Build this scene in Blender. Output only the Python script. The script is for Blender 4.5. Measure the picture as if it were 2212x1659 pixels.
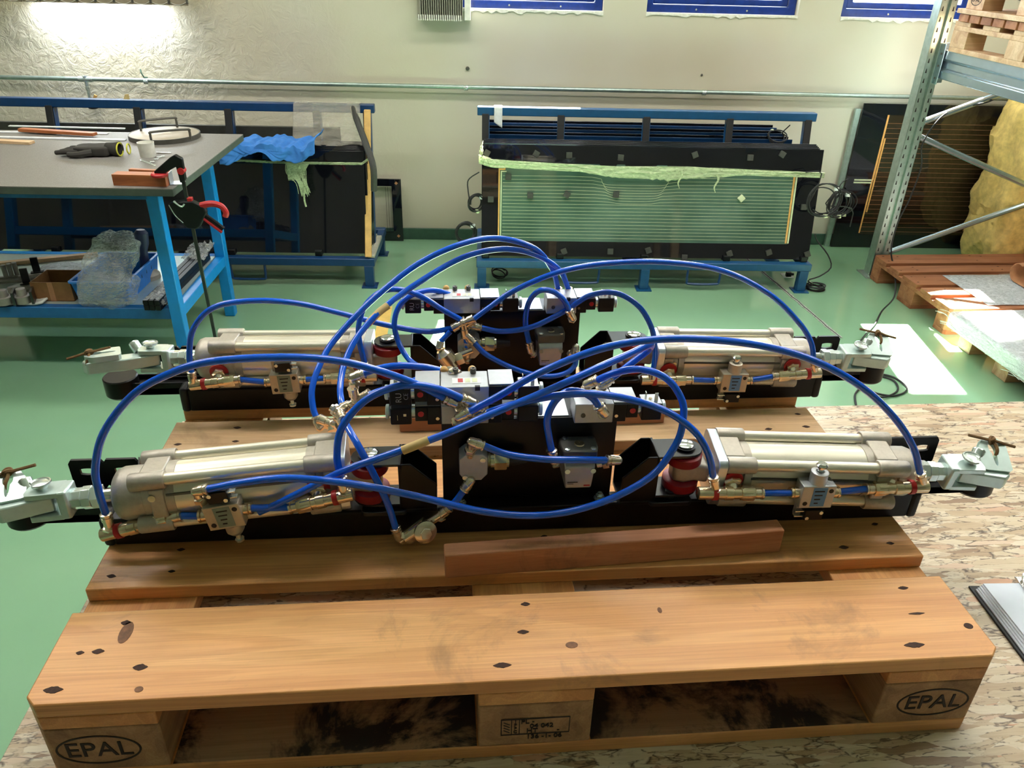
import bpy, bmesh, math, random
from mathutils import Vector as V, Matrix as MX, noise
random.seed(7)
PI = math.pi
D = bpy.data
for o in list(D.objects): D.objects.remove(o)
SC = bpy.context.scene
COL = SC.collection

# ---------------------------------------------------------------- camera
YAW, PIT, ROL = -.09573, .51373, .02684
FPX = 1675.24
CAM = V((.49723, -.63867, .91990))
_f = V((-math.sin(YAW)*math.cos(PIT), math.cos(YAW)*math.cos(PIT), -math.sin(PIT)))
_r = V((math.cos(YAW), math.sin(YAW), 0)); _u = _r.cross(_f)
_r, _u = math.cos(ROL)*_r+math.sin(ROL)*_u, -math.sin(ROL)*_r+math.cos(ROL)*_u
cd = D.cameras.new('camera'); cam = D.objects.new('camera', cd); COL.objects.link(cam)
m = MX((_r, _u, -_f)).transposed().to_4x4(); m.translation = CAM
cam.matrix_world = m
cd.sensor_width = 36; cd.lens = FPX/2212*36; cd.clip_start = .02; cd.clip_end = 200
SC.camera = cam
vs = SC.view_settings
vs.view_transform = 'Standard'; vs.look = 'None'; vs.gamma = 1; vs.use_curve_mapping = False
vs.exposure = 0.12

def ray(x, y): return _r*((x-1106)/FPX)+_u*(-(y-829.5)/FPX)+_f
def zp(x, y, z): d = ray(x, y); return CAM+d*((z-CAM.z)/d.z)      # where a sight line meets height z
def yp(x, y, Y): d = ray(x, y); return CAM+d*((Y-CAM.y)/d.y)      # where it meets the plane y = Y
ANG = -.055                                                      # the hall is turned a little against the pallet
RA = MX.Rotation(ANG, 3, 'Z'); RB = RA.inverted()
def bv(x, y, v):
    c = RB@CAM; d = RB@ray(x, y); return c+d*((v-c.y)/d.y)
def bz(x, y, z): return RB@zp(x, y, z)
FZ = -.78                                                        # floor height, 0 is the top of the particle board

# ---------------------------------------------------------------- light
wd = D.worlds.new('sky'); SC.world = wd; wd.use_nodes = True
bg = wd.node_tree.nodes['Background']; bg.inputs[0].default_value = (.80, .90, 1, 1); bg.inputs[1].default_value = 20.0
sl = D.lights.new('sun', 'SUN'); sl.energy = 150; sl.angle = .009; sl.color = (1, .95, .86)
so = D.objects.new('sun', sl); COL.objects.link(so); so.location = (2, 9, 7)
so.rotation_euler = V((-.175, -1, -1.1)).to_track_quat('-Z', 'Y').to_euler()
FILL_W, FILL_C = 28, (1, .965, .91)  # power and colour of the added ceiling fill

# ---------------------------------------------------------------- materials
def rgb(r, g, b):
    c = lambda v: (v/255/12.92) if v/255 <= .04045 else ((v/255+.055)/1.055)**2.4
    return (c(r), c(g), c(b), 1)
MATS = {}
class N:
    def __init__(s, name):
        s.m = D.materials.new(name); s.m.use_nodes = True; s.t = s.m.node_tree
        s.b = s.t.nodes['Principled BSDF']; s.out = s.t.nodes['Material Output']; MATS[name] = s.m
    def n(s, ty, **k):
        x = s.t.nodes.new(ty)
        for a, v in k.items(): setattr(x, a, v)
        return x
    def l(s, a, b): s.t.links.new(a, b)
    def coord(s, sc=(1, 1, 1), rot=(0, 0, 0), rnd=True):
        tc = s.n('ShaderNodeTexCoord'); mp = s.n('ShaderNodeMapping')
        mp.inputs['Scale'].default_value = sc; mp.inputs['Rotation'].default_value = rot
        src = tc.outputs['Object']
        if rnd:
            oi = s.n('ShaderNodeObjectInfo'); mu = s.n('ShaderNodeMath', operation='MULTIPLY'); mu.inputs[1].default_value = 13
            s.l(oi.outputs['Random'], mu.inputs[0])
            ad = s.n('ShaderNodeVectorMath', operation='ADD'); s.l(src, ad.inputs[0]); s.l(mu.outputs[0], ad.inputs[1]); src = ad.outputs[0]
        s.l(src, mp.inputs['Vector']); return mp.outputs[0]
    def noise(s, co, sc=5, det=4, rough=.6, dist=0):
        x = s.n('ShaderNodeTexNoise'); s.l(co, x.inputs['Vector']); x.inputs['Scale'].default_value = sc
        x.inputs['Detail'].default_value = det; x.inputs['Roughness'].default_value = rough; x.inputs['Distortion'].default_value = dist
        return x.outputs['Fac']
    def ramp(s, fac, stops):
        x = s.n('ShaderNodeValToRGB'); cr = x.color_ramp
        while len(cr.elements) < len(stops): cr.elements.new(.5)
        for e, (p, c) in zip(cr.elements, stops): e.position = p; e.color = c if len(c) == 4 else (*c, 1)
        s.l(fac, x.inputs[0]); return x.outputs[0]
    def mix(s, fac, a, b, mode='MIX'):
        x = s.n('ShaderNodeMix', data_type='RGBA', blend_type=mode)
        for i, v in ((0, fac), (6, a), (7, b)):
            if hasattr(v, 'is_output'): s.l(v, x.inputs[i])
            else: x.inputs[i].default_value = v
        return x.outputs[2]
    def bump(s, h, st=.3, d=.002, prev=None):
        x = s.n('ShaderNodeBump'); x.inputs['Strength'].default_value = st; x.inputs['Distance'].default_value = d
        s.l(h, x.inputs['Height'])
        if prev: s.l(prev, x.inputs['Normal'])
        s.l(x.outputs[0], s.b.inputs['Normal']); return x.outputs[0]
    def set(s, **k):
        for a, v in k.items():
            i = s.b.inputs[a.replace('_', ' ')]
            if hasattr(v, 'is_output'): s.l(v, i)
            else: i.default_value = v
BC = 'Base Color'
def plain(name, c, rough=.5, metal=0, var=.12, sc=30, coat=0, bump=0, spec=.5):
    x = N(name); co = x.coord()
    f = x.noise(co, sc, 3)
    lo = tuple(v*(1-var) for v in c[:3])+(1,); hi = tuple(min(1, v*(1+var)) for v in c[:3])+(1,)
    x.l(x.ramp(f, [(.3, lo), (.7, hi)]), x.b.inputs[BC])
    x.set(Roughness=rough, Metallic=metal); x.b.inputs['Coat Weight'].default_value = coat
    x.b.inputs['Specular IOR Level'].default_value = spec
    if bump: x.bump(f, bump, .001)
    return x.m
def wood(name, c1, c2, c3, dirt=.25, rough=.55, axis='X', gscale=1, dirtc=None, dr=(.56, .70)):
    x = N(name)
    sc = {'X': (1, 16, 16), 'Y': (16, 1, 16), 'Z': (16, 16, 1)}[axis]
    co = x.coord(sc); co2 = x.coord(rnd=True)
    n1 = x.noise(co, 1.0*gscale, 3, .45, .6)
    wv = x.n('ShaderNodeMath', operation='MULTIPLY'); x.l(n1, wv.inputs[0]); wv.inputs[1].default_value = 60
    sn = x.n('ShaderNodeMath', operation='SINE'); x.l(wv.outputs[0], sn.inputs[0])
    n2 = x.noise(x.coord(tuple(v*(5 if v > 1 else 1) for v in sc)), 5, 3, .6)
    base = x.ramp(n1, [(.3, c1), (.5, c2), (.72, c3)])
    g = x.ramp(sn.outputs[0], [(.0, (.86, .81, .76)), (.7, (1, 1, 1))])
    base = x.mix(.55, base, g, 'MULTIPLY')
    fine = x.ramp(n2, [(.35, (.80, .77, .74)), (.6, (1, 1, 1))])
    base = x.mix(.6, base, fine, 'MULTIPLY')
    dn = x.noise(co2, 6, 6, .7, .6); dm = x.ramp(dn, [(dr[0], (0, 0, 0)), (dr[1], (1, 1, 1))])
    mf = x.n('ShaderNodeMath', operation='MULTIPLY'); x.l(dm, mf.inputs[0]); mf.inputs[1].default_value = dirt
    base = x.mix(mf.outputs[0], base, dirtc or rgb(70, 55, 45))
    x.l(base, x.b.inputs[BC]); x.set(Roughness=rough)
    x.bump(n2, .25, .0012)
    return x.m
wood('pine_board', rgb(212, 148, 90), rgb(226, 164, 104), rgb(236, 180, 118), .45, .42, 'X', 1, rgb(120, 92, 68))
wood('pine_board_cross', rgb(196, 130, 74), rgb(216, 152, 92), rgb(226, 168, 106), .3, .5, 'Y')
wood('pine_board_grey', rgb(190, 156, 122), rgb(210, 174, 134), rgb(220, 186, 146), .35, .36)
wood('pine_block', rgb(140, 106, 78), rgb(170, 132, 96), rgb(186, 150, 112), .3, .75, 'Y', 2)
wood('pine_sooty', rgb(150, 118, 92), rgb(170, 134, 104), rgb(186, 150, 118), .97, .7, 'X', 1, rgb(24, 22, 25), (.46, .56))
wood('plank_red', rgb(166, 108, 78), rgb(188, 126, 90), rgb(202, 144, 106), .5, .6, 'X', 1, rgb(70, 50, 44))
wood('old_pallet', rgb(140, 88, 58), rgb(168, 110, 74), rgb(190, 136, 96), .3, .7)
wood('pale_wood', rgb(190, 150, 112), rgb(212, 176, 136), rgb(226, 196, 158), .1, .6)
wood('brown_wood', rgb(150, 84, 46), rgb(180, 106, 60), rgb(196, 126, 78), .15, .5)
plain('nail_hole', rgb(60, 36, 26), .8, sc=300, var=.4)
plain('ink', rgb(26, 20, 20), .7)
plain('knot', rgb(120, 78, 48), .6, sc=150, var=.35)

x = N('particle_board')                 # flakes pressed in all directions
base = None; hs = None
for k, (ang, sx, sy) in enumerate([(.15, 20, 120), (1.25, 26, 130), (2.35, 22, 110), (.7, 28, 140), (2.9, 16, 90)]):
    co = x.coord((sx, sy, 8), (0, 0, ang), False)
    dn = x.n('ShaderNodeVectorMath', operation='MULTIPLY_ADD')
    nn = x.n('ShaderNodeTexNoise'); x.l(x.coord((1, 1, 1), rnd=False), nn.inputs['Vector']); nn.inputs['Scale'].default_value = 22; nn.inputs['Detail'].default_value = 4
    x.l(nn.outputs['Color'], dn.inputs[0]); dn.inputs[1].default_value = (.55, .7, 1); x.l(co, dn.inputs[2])
    vo = x.n('ShaderNodeTexVoronoi'); x.l(dn.outputs[0], vo.inputs['Vector']); vo.inputs['Scale'].default_value = 1
    sp = x.n('ShaderNodeSeparateColor'); x.l(vo.outputs['Color'], sp.inputs[0])
    c = x.ramp(sp.outputs[0], [(0, rgb(146, 116, 90)), (.15, rgb(186, 160, 128)), (.5, rgb(204, 184, 154)), (.88, rgb(218, 204, 180)), (1, rgb(196, 144, 112))])
    gr = x.noise(x.coord((sx*2, sy*5, 8), (0, 0, ang), False), 1, 3, .6)
    c = x.mix(.5, c, x.ramp(gr, [(.35, (.78, .74, .70)), (.6, (1, 1, 1))]), 'MULTIPLY')
    if base is None: base = c; hs = sp.outputs[1]
    else:
        mk = x.ramp(sp.outputs[2], [(.60, (0, 0, 0)), (.62, (1, 1, 1))])
        base = x.mix(mk, base, c); hs = x.mix(mk, hs, sp.outputs[1])
    ed = x.n('ShaderNodeTexVoronoi', feature='DISTANCE_TO_EDGE'); x.l(dn.outputs[0], ed.inputs['Vector']); ed.inputs['Scale'].default_value = 1
    em = x.ramp(ed.outputs[0], [(0, (1, 1, 1)), (.07, (0, 0, 0))])
    gn = x.ramp(x.noise(x.coord((1, 1, 1), rnd=False), 20+k*7, 3), [(.50, (0, 0, 0)), (.58, (1, 1, 1))])
    ee = x.mix(1, em, gn, 'MULTIPLY')
    base = x.mix(ee, base, rgb(84, 64, 52))
x.l(base, x.b.inputs[BC]); x.set(Roughness=.42); x.bump(hs, .35, .0015)

x = N('floor_green')
co = x.coord(rnd=False); n1 = x.noise(co, .8, 4); n2 = x.noise(co, 45, 2); n3 = x.noise(co, 7, 6, .7)
c = x.ramp(n1, [(.3, rgb(128, 170, 134)), (.7, rgb(142, 182, 148))])
c = x.mix(x.ramp(n3, [(.66, (0, 0, 0)), (.74, (.5, .5, .5))]), c, rgb(134, 162, 122))
x.l(c, x.b.inputs[BC]); x.set(Roughness=.12); x.b.inputs['Coat Weight'].default_value = .5; x.b.inputs['Coat Roughness'].default_value = .1
x.bump(x.noise(co, 26, 3, .5), .12, .002)

x = N('plaster')
co = x.coord(rnd=False)
sx = x.n('ShaderNodeSeparateXYZ'); x.l(x.coord(rnd=False), sx.inputs[0])
n0 = x.noise(co, .7, 3); n1 = x.noise(co, 14, 6, .65, 1.0); n2 = x.noise(co, 90, 3, .6)
x.l(x.ramp(n0, [(.3, rgb(196, 186, 160)), (.7, rgb(208, 204, 190))]), x.b.inputs[BC])
mr = x.n('ShaderNodeMapRange'); x.l(sx.outputs[0], mr.inputs[0]); mr.inputs[1].default_value = .2; mr.inputs[2].default_value = -1.3
mr.inputs[3].default_value = .04; mr.inputs[4].default_value = 1
bm_ = x.bump(n2, .12, .001)
b2 = x.n('ShaderNodeBump'); x.l(mr.outputs[0], b2.inputs['Strength']); b2.inputs['Distance'].default_value = .012; x.l(n1, b2.inputs['Height']); x.l(bm_, b2.inputs['Normal'])
x.l(b2.outputs[0], x.b.inputs['Normal']); x.set(Roughness=.8)

plain('ceiling_paint', rgb(226, 222, 212), .9)
plain('baseboard_green', rgb(58, 92, 74), .5)
plain('crumbly_plaster', rgb(232, 228, 218), .9, bump=.8, sc=60)
plain('window_blue', rgb(24, 52, 128), .3, var=.2)
plain('frame_blue', rgb(24, 78, 122), .32, var=.1)
plain('frame_navy', rgb(20, 58, 102), .32, var=.12)
plain('bench_blue', rgb(14, 140, 220), .32, var=.06)
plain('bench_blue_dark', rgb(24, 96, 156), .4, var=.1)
plain('black_paint', rgb(11, 10, 11), .36, var=.15, spec=.3)
plain('black_steel', rgb(20, 20, 24), .28, coat=.35, var=.15)
plain('black_rubber', rgb(26, 26, 28), .6)
plain('black_plastic', rgb(13, 13, 15), .42, spec=.3)
plain('foam_dark', rgb(62, 62, 58), .85, bump=.5, sc=120)
plain('cast_alu', rgb(178, 170, 158), .5, .6, var=.07, sc=160, bump=.25)
plain('barrel_alu', rgb(228, 220, 202), .34, .65, var=.02, sc=3)
plain('alu_plate', rgb(206, 212, 222), .3, .8, var=.05)
plain('valve_grey', rgb(178, 180, 184), .38, .55, var=.05, sc=80)
plain('valve_beige', rgb(182, 172, 156), .42, .5, var=.06, sc=80)
plain('dark_cap', rgb(92, 90, 84), .5, .4)
plain('zinc', rgb(212, 222, 218), .25, .75, var=.08, sc=60)
plain('zinc_white', rgb(196, 212, 208), .32, .5, var=.06, sc=60)
plain('steel_shiny', rgb(214, 214, 214), .12, 1, var=.04)
plain('nickel', rgb(228, 214, 194), .2, .9, var=.04, sc=60)
plain('brass', rgb(226, 206, 176), .2, .9, var=.04, sc=60)
plain('galvanised', rgb(168, 184, 178), .38, .8, var=.12, sc=40)
plain('galvanised_bright', rgb(186, 206, 220), .25, .9, var=.06, sc=40)
plain('red_plastic', rgb(178, 26, 32), .45)
plain('red_bushing', rgb(150, 18, 28), .4)
plain('red_button', rgb(206, 38, 46), .4)
plain('hex_gold', rgb(206, 204, 172), .25, .9)
plain('blue_cloth', rgb(52, 116, 190), .9, var=.1, sc=40)
plain('white_plastic', rgb(226, 224, 214), .4)
plain('white_foam', rgb(222, 222, 214), .7)
plain('label_white', rgb(222, 224, 226), .5)
plain('label_blue', rgb(84, 138, 196), .4)
plain('label_green', rgb(126, 140, 128), .5)
plain('yellow_tape', rgb(214, 178, 96), .5)
plain('masking_tape', rgb(206, 178, 122), .7)
plain('tan_lath', rgb(208, 164, 96), .6)
plain('orange_busbar', rgb(214, 160, 92), .4)
plain('cream_line', rgb(206, 212, 176), .5)
plain('cardboard', rgb(138, 98, 58), .85)
plain('kraft_paper', rgb(176, 124, 86), .8)
plain('bin_blue', rgb(22, 112, 200), .4)
plain('insulation', rgb(240, 206, 126), .95, var=.2, sc=25, bump=1)
plain('glove_dark', rgb(52, 50, 46), .85)
plain('glove_yellow', rgb(200, 196, 70), .8)
plain('bench_mat', rgb(122, 118, 114), .55, sc=400, var=.35)
plain('bench_edge', rgb(70, 78, 70), .8)
plain('pan_metal', rgb(176, 166, 150), .5, .5, sc=12)
plain('twine', rgb(116, 86, 52), .9, bump=1, sc=300)
plain('paper', rgb(224, 230, 242), .7, var=.02)
plain('blind_fabric', rgb(150, 138, 116), .8)
x = N('blind_cloth'); x.b.inputs[BC].default_value = rgb(196, 180, 150); x.set(Roughness=.8)
tl = x.n('ShaderNodeBsdfTranslucent'); tl.inputs[0].default_value = rgb(220, 205, 170); ms = x.n('ShaderNodeMixShader'); ms.inputs[0].default_value = .6
x.l(x.b.outputs[0], ms.inputs[1]); x.l(tl.outputs[0], ms.inputs[2]); x.l(ms.outputs[0], x.out.inputs[0])
plain('slat_grey', rgb(168, 166, 150), .7)
plain('drill_navy', rgb(44, 52, 84), .5)
plain('machined_grey', rgb(150, 144, 136), .5, .3)
plain('screed_grey', rgb(150, 156, 146), .8, sc=80, var=.4)
plain('pencil', rgb(120, 130, 160), .7)
x = N('air_tube_blue'); x.b.inputs[BC].default_value = rgb(6, 92, 222); x.set(Roughness=.16); x.b.inputs['Coat Weight'].default_value = .3
x = N('black_glass'); x.b.inputs[BC].default_value = rgb(14, 15, 22); x.set(Roughness=.04); x.b.inputs['Coat Weight'].default_value = .6; x.b.inputs['Coat Roughness'].default_value = .02
x = N('brown_glass'); x.b.inputs[BC].default_value = rgb(46, 38, 26); x.set(Roughness=.05); x.b.inputs['Coat Weight'].default_value = .5
x = N('green_glass'); co = x.coord(rnd=False)
x.l(x.ramp(x.noise(co, 2.5, 3), [(.3, rgb(52, 80, 68)), (.7, rgb(92, 118, 106))]), x.b.inputs[BC]); x.set(Roughness=.07); x.b.inputs['Coat Weight'].default_value = .5
def film(name, col, amount, rough=.2, bs=18):
    x = N(name); tr = x.n('ShaderNodeBsdfTransparent'); ms = x.n('ShaderNodeMixShader')
    x.b.inputs[BC].default_value = col; x.set(Roughness=rough)
    n = x.noise(x.coord((1, 1, 3)), bs, 4, .7, 2)
    x.bump(n, .9, .01)
    x.l(x.ramp(n, [(.3, (amount*.6,)*3), (.7, (min(1, amount*1.5),)*3)]), ms.inputs[0])
    x.l(tr.outputs[0], ms.inputs[1]); x.l(x.b.outputs[0], ms.inputs[2]); x.l(ms.outputs[0], x.out.inputs[0])
film('stretch_film', rgb(214, 226, 182), .72)
film('clear_bag', rgb(226, 228, 228), .30, .08, 30)
film('sheet_film', rgb(206, 200, 184), .26, .2, 14)
film('wrap_film', rgb(226, 232, 234), .75, .2, 30)
x = N('window_glass'); tr = x.n('ShaderNodeBsdfTransparent'); gl = x.n('ShaderNodeBsdfGlossy'); gl.inputs['Roughness'].default_value = .02
ms = x.n('ShaderNodeMixShader'); ms.inputs[0].default_value = .06; x.l(tr.outputs[0], ms.inputs[1]); x.l(gl.outputs[0], ms.inputs[2]); x.l(ms.outputs[0], x.out.inputs[0])
x = N('fill_tube'); x.b.inputs[BC].default_value = (1, 1, 1, 1); x.b.inputs['Emission Color'].default_value = (1, .95, .85, 1); x.b.inputs['Emission Strength'].default_value = 6  # glowing tubes of the added lamps
M = MATS

# ---------------------------------------------------------------- mesh tools
class MB:
    def __init__(s, M_=None): s.v = []; s.f = []; s.M = M_ or MX.Identity(4)
    def add(s, vs, fs):
        k = len(s.v); s.v += [s.M@V(p) for p in vs]; s.f += [[i+k for i in f] for f in fs]; return s
    def box(s, x0, x1, y0, y1, z0, z1):
        return s.add([(x, y, z) for z in (z0, z1) for y in (y0, y1) for x in (x0, x1)],
                     [(0, 2, 3, 1), (4, 5, 7, 6), (0, 1, 5, 4), (2, 6, 7, 3), (0, 4, 6, 2), (1, 3, 7, 5)])
    def prism(s, poly, z0, z1, ax='z'):
        n = len(poly)
        P = {'z': lambda a, b, c: (a, b, c), 'y': lambda a, b, c: (a, c, b), 'x': lambda a, b, c: (c, a, b)}[ax]
        return s.add([P(a, b, z0) for a, b in poly]+[P(a, b, z1) for a, b in poly],
                     [tuple(range(n))[::-1], tuple(range(n, 2*n))]+[(i, (i+1) % n, (i+1) % n+n, i+n) for i in range(n)])
    def ring(s, out, inn, z0, z1, ax='z'):
        n = len(out)
        P = {'z': lambda a, b, c: (a, b, c), 'y': lambda a, b, c: (a, c, b), 'x': lambda a, b, c: (c, a, b)}[ax]
        vs = [P(a, b, z) for z in (z0, z1) for L in (out, inn) for a, b in L]; fs = []
        for i in range(n):
            j = (i+1) % n
            fs += [(i, j, n+j, n+i), (2*n+i, 3*n+i, 3*n+j, 2*n+j), (i, 2*n+i, 2*n+j, j), (n+i, n+j, 3*n+j, 3*n+i)]
        return s.add(vs, fs)
    def lathe(s, p, d, prof, n=16, cap=True, rot=0):
        p = V(p); d = V(d).normalized(); a = d.orthogonal().normalized(); b = d.cross(a); vs = []
        for h, r in prof:
            for i in range(n):
                t = 2*PI*i/n+rot; vs.append(p+d*h+a*(r*math.cos(t))+b*(r*math.sin(t)))
        fs = [(k*n+i, k*n+(i+1) % n, (k+1)*n+(i+1) % n, (k+1)*n+i) for k in range(len(prof)-1) for i in range(n)]
        if cap: fs += [tuple(range(n))[::-1], tuple(range((len(prof)-1)*n, len(prof)*n))]
        return s.add(vs, fs)
    def cyl(s, p0, p1, r, n=16, r2=None):
        p0 = V(p0); p1 = V(p1); return s.lathe(p0, p1-p0, [(0, r), ((p1-p0).length, r if r2 is None else r2)], n)
    def hexn(s, p, d, h, r): return s.lathe(p, d, [(0, r*.93), (h*.08, r), (h*.92, r), (h, r*.93)], 6)
    def sph(s, p, r, n=10):
        return s.lathe(V(p)-V((0, 0, r)), (0, 0, 1), [(r-r*math.cos(PI*k/n), max(1e-4, r*math.sin(PI*k/n))) for k in range(n+1)], n+2)
    def tube(s, pts, r, n=8, close=False, sub=6, cap=True):
        P = [V(p) for p in pts]; Q = []
        N_ = len(P)
        if sub > 1 and N_ > 2:
            for i in range(N_ if close else N_-1):
                a, b, c, d = (P[(i-1) % N_] if close or i > 0 else P[0]*2-P[1]), P[i], P[(i+1) % N_], (P[(i+2) % N_] if close or i+2 < N_ else P[-1]*2-P[-2])
                for k in range(sub):
                    t = k/sub; Q.append(.5*((2*b)+(c-a)*t+(2*a-5*b+4*c-d)*t*t+(3*b-a-3*c+d)*t**3))
            if not close: Q.append(P[-1])
        else: Q = P
        n_ = len(Q); up = None; vs = []
        for i in range(n_):
            tg = (Q[(i+1) % n_]-Q[i-1]) if close or 0 < i < n_-1 else (Q[1]-Q[0] if i == 0 else Q[-1]-Q[-2])
            if tg.length < 1e-9: tg = V((0, 0, 1))
            tg.normalize()
            if up is None: up = tg.orthogonal()
            up = (up-tg*up.dot(tg)).normalized(); w = tg.cross(up)
            rr = r(i/(n_-1)) if callable(r) else r
            for k in range(n): vs.append(Q[i]+up*(rr*math.cos(2*PI*k/n))+w*(rr*math.sin(2*PI*k/n)))
        fs = [(k*n+i, k*n+(i+1) % n, (k+1)*n+(i+1) % n, (k+1)*n+i) for k in range(n_-1) for i in range(n)]
        if close: fs += [((n_-1)*n+i, (n_-1)*n+(i+1) % n, (i+1) % n, i) for i in range(n)]
        elif cap: fs += [tuple(range(n))[::-1], tuple(range((n_-1)*n, n_*n))]
        return s.add(vs, fs)
    def grid(s, fn, nu, nv):
        vs = [fn(i/nu, j/nv) for j in range(nv+1) for i in range(nu+1)]
        return s.add(vs, [(j*(nu+1)+i, j*(nu+1)+i+1, (j+1)*(nu+1)+i+1, (j+1)*(nu+1)+i) for j in range(nv) for i in range(nu)])
ORG = {}
ORD = ["first", "second", "third", "fourth", "fifth", "sixth", "seventh", "eighth", "ninth", "tenth", "eleventh"]
def mk(name, data, parent=None):
    o = D.objects.new(name, data); COL.objects.link(o)
    if parent: o.parent = parent; ORG[o.name] = ORG[parent.name]
    return o
def mesh(mb, mt, org, sharp=35):
    me = D.meshes.new('m'); me.from_pydata([tuple(p-org) for p in mb.v], [], mb.f); me.materials.append(M[mt])
    b = bmesh.new(); b.from_mesh(me); bmesh.ops.recalc_face_normals(b, faces=b.faces); b.to_mesh(me); b.free()
    for p in me.polygons: p.use_smooth = True
    me.set_sharp_from_angle(angle=math.radians(sharp)); return me
def part(name, mb, mt, parent, bev=0, label=None, stuff=False, seg=2, thick=0, sub=0):
    o = mk(name, mesh(mb, mt, ORG[parent.name]), parent); o.data.name = name
    mods(o, bev, seg, thick, sub)
    if label: o['label'] = label
    if stuff: o['kind'] = 'stuff'
    return o
def mods(o, bev, seg, thick, sub):
    if thick: q = o.modifiers.new('s', 'SOLIDIFY'); q.thickness = thick; q.offset = 0
    if sub: q = o.modifiers.new('u', 'SUBSURF'); q.levels = q.render_levels = sub
    if bev: q = o.modifiers.new('b', 'BEVEL'); q.width = bev; q.segments = seg; q.limit_method = 'ANGLE'; q.angle_limit = .6; q.harden_normals = False
def tag(o, label, cat, group=None):
    o['label'] = label; o['category'] = cat
    if group: o['group'] = group
def place(o, loc, hall):
    o.location = (RA@V(loc)) if hall else V(loc)
    if hall: o.rotation_euler = (0, 0, ANG)
def thing(name, label, cat, loc, hall=True, group=None):     # an Empty at the thing's base; parts are given in the same frame as loc
    o = mk(name, None); ORG[o.name] = V(loc); o.empty_display_size = .05; place(o, loc, hall); tag(o, label, cat, group); return o
def solo(name, mb, mt, label, cat, loc, hall=True, group=None, bev=0, seg=2, thick=0, sub=0, stuff=False):
    o = mk(name, mesh(mb, mt, V(loc))); o.data.name = name; ORG[o.name] = V(loc); place(o, loc, hall); tag(o, label, cat, group); mods(o, bev, seg, thick, sub)
    if stuff: o['kind'] = 'stuff'
    return o
def struct(name, mb, mt, loc=(0, 0, 0), parent=None, bev=0):
    o = mk(name, mesh(mb, mt, V(loc))); o.data.name = name; ORG[o.name] = V(loc); place(o, loc, True); o['kind'] = 'structure'; mods(o, bev, 2, 0, 0); return o
def text(parent, s, size, mtx, mt='ink', ext=.0004, name='lettering', width=None, off=0):
    c = D.curves.new('t', 'FONT'); c.body = s; c.size = size; c.extrude = ext; c.align_x = 'CENTER'; c.align_y = 'CENTER'; c.offset = off
    t = D.objects.new('t', c); COL.objects.link(t); bpy.context.view_layer.update()
    me = D.meshes.new_from_object(t.evaluated_get(bpy.context.evaluated_depsgraph_get())); D.objects.remove(t)
    if width:
        xs = [q.co.x for q in me.vertices]; k = width/(max(xs)-min(xs)); me.transform(MX.Diagonal((k, 1, 1, 1)))
    me.transform(MX.Translation(-ORG[parent.name])@mtx); me.materials.clear(); me.materials.append(M[mt]); me.name = name
    return mk(name, me, parent)
def rrect(x0, x1, y0, y1, r, n=5):
    out = []
    for cx, cy, a in ((x1-r, y0+r, -90), (x1-r, y1-r, 0), (x0+r, y1-r, 90), (x0+r, y0+r, 180)):
        for k in range(n+1): t = math.radians(a+90*k/n); out.append((cx+r*math.cos(t), cy+r*math.sin(t)))
    return out
def ell(cx, cy, a, b, n=40, sh=0): return [(cx+a*math.cos(2*PI*k/n)+sh*b*math.sin(2*PI*k/n), cy+b*math.sin(2*PI*k/n)) for k in range(n)]
FRONT = MX.Rotation(PI/2, 4, 'X')                                 # text standing up, facing -y
T_ = MX.Translation

# ================================================================ THE HALL
struct('floor', MB().box(-6, 8, -6, 4.7, FZ-.1, FZ), 'floor_green', (0, 0, FZ))
WV = 4.345
WIN = [(-2.32, -1.18), (.36, 1.205), (1.456, 2.345), (2.60, 3.42)]
ZB, ZT = .60, 1.75
wb = MB(); us = [-6]+[q for w in WIN for q in w]+[8]
wb.box(-6, 8, WV, WV+.32, FZ, ZB); wb.box(-6, 8, WV, WV+.32, ZT, 2.7)
for i in range(0, len(us), 2): wb.box(us[i], us[i+1], WV, WV+.32, ZB, ZT)
struct('wall_back', wb, 'plaster', (0, WV, FZ))
struct('wall_left', MB().box(-6.2, -6, -6, 4.7, FZ, 2.7), 'plaster', (-6, 0, FZ))
struct('wall_right', MB().box(8, 8.2, -6, 4.7, FZ, 2.7), 'plaster', (8, 0, FZ))
struct('wall_front', MB().box(-6, 8, -6.2, -6, FZ, 2.7), 'plaster', (0, -6, FZ))
struct('ceiling', MB().box(-6, 8, -6, 4.7, 2.7, 2.8), 'ceiling_paint', (0, 0, 2.7))
struct('baseboard_back', MB().box(-6, 8, WV-.012, WV, FZ, FZ+.075), 'baseboard_green', (0, WV, FZ), bev=.004)
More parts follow.
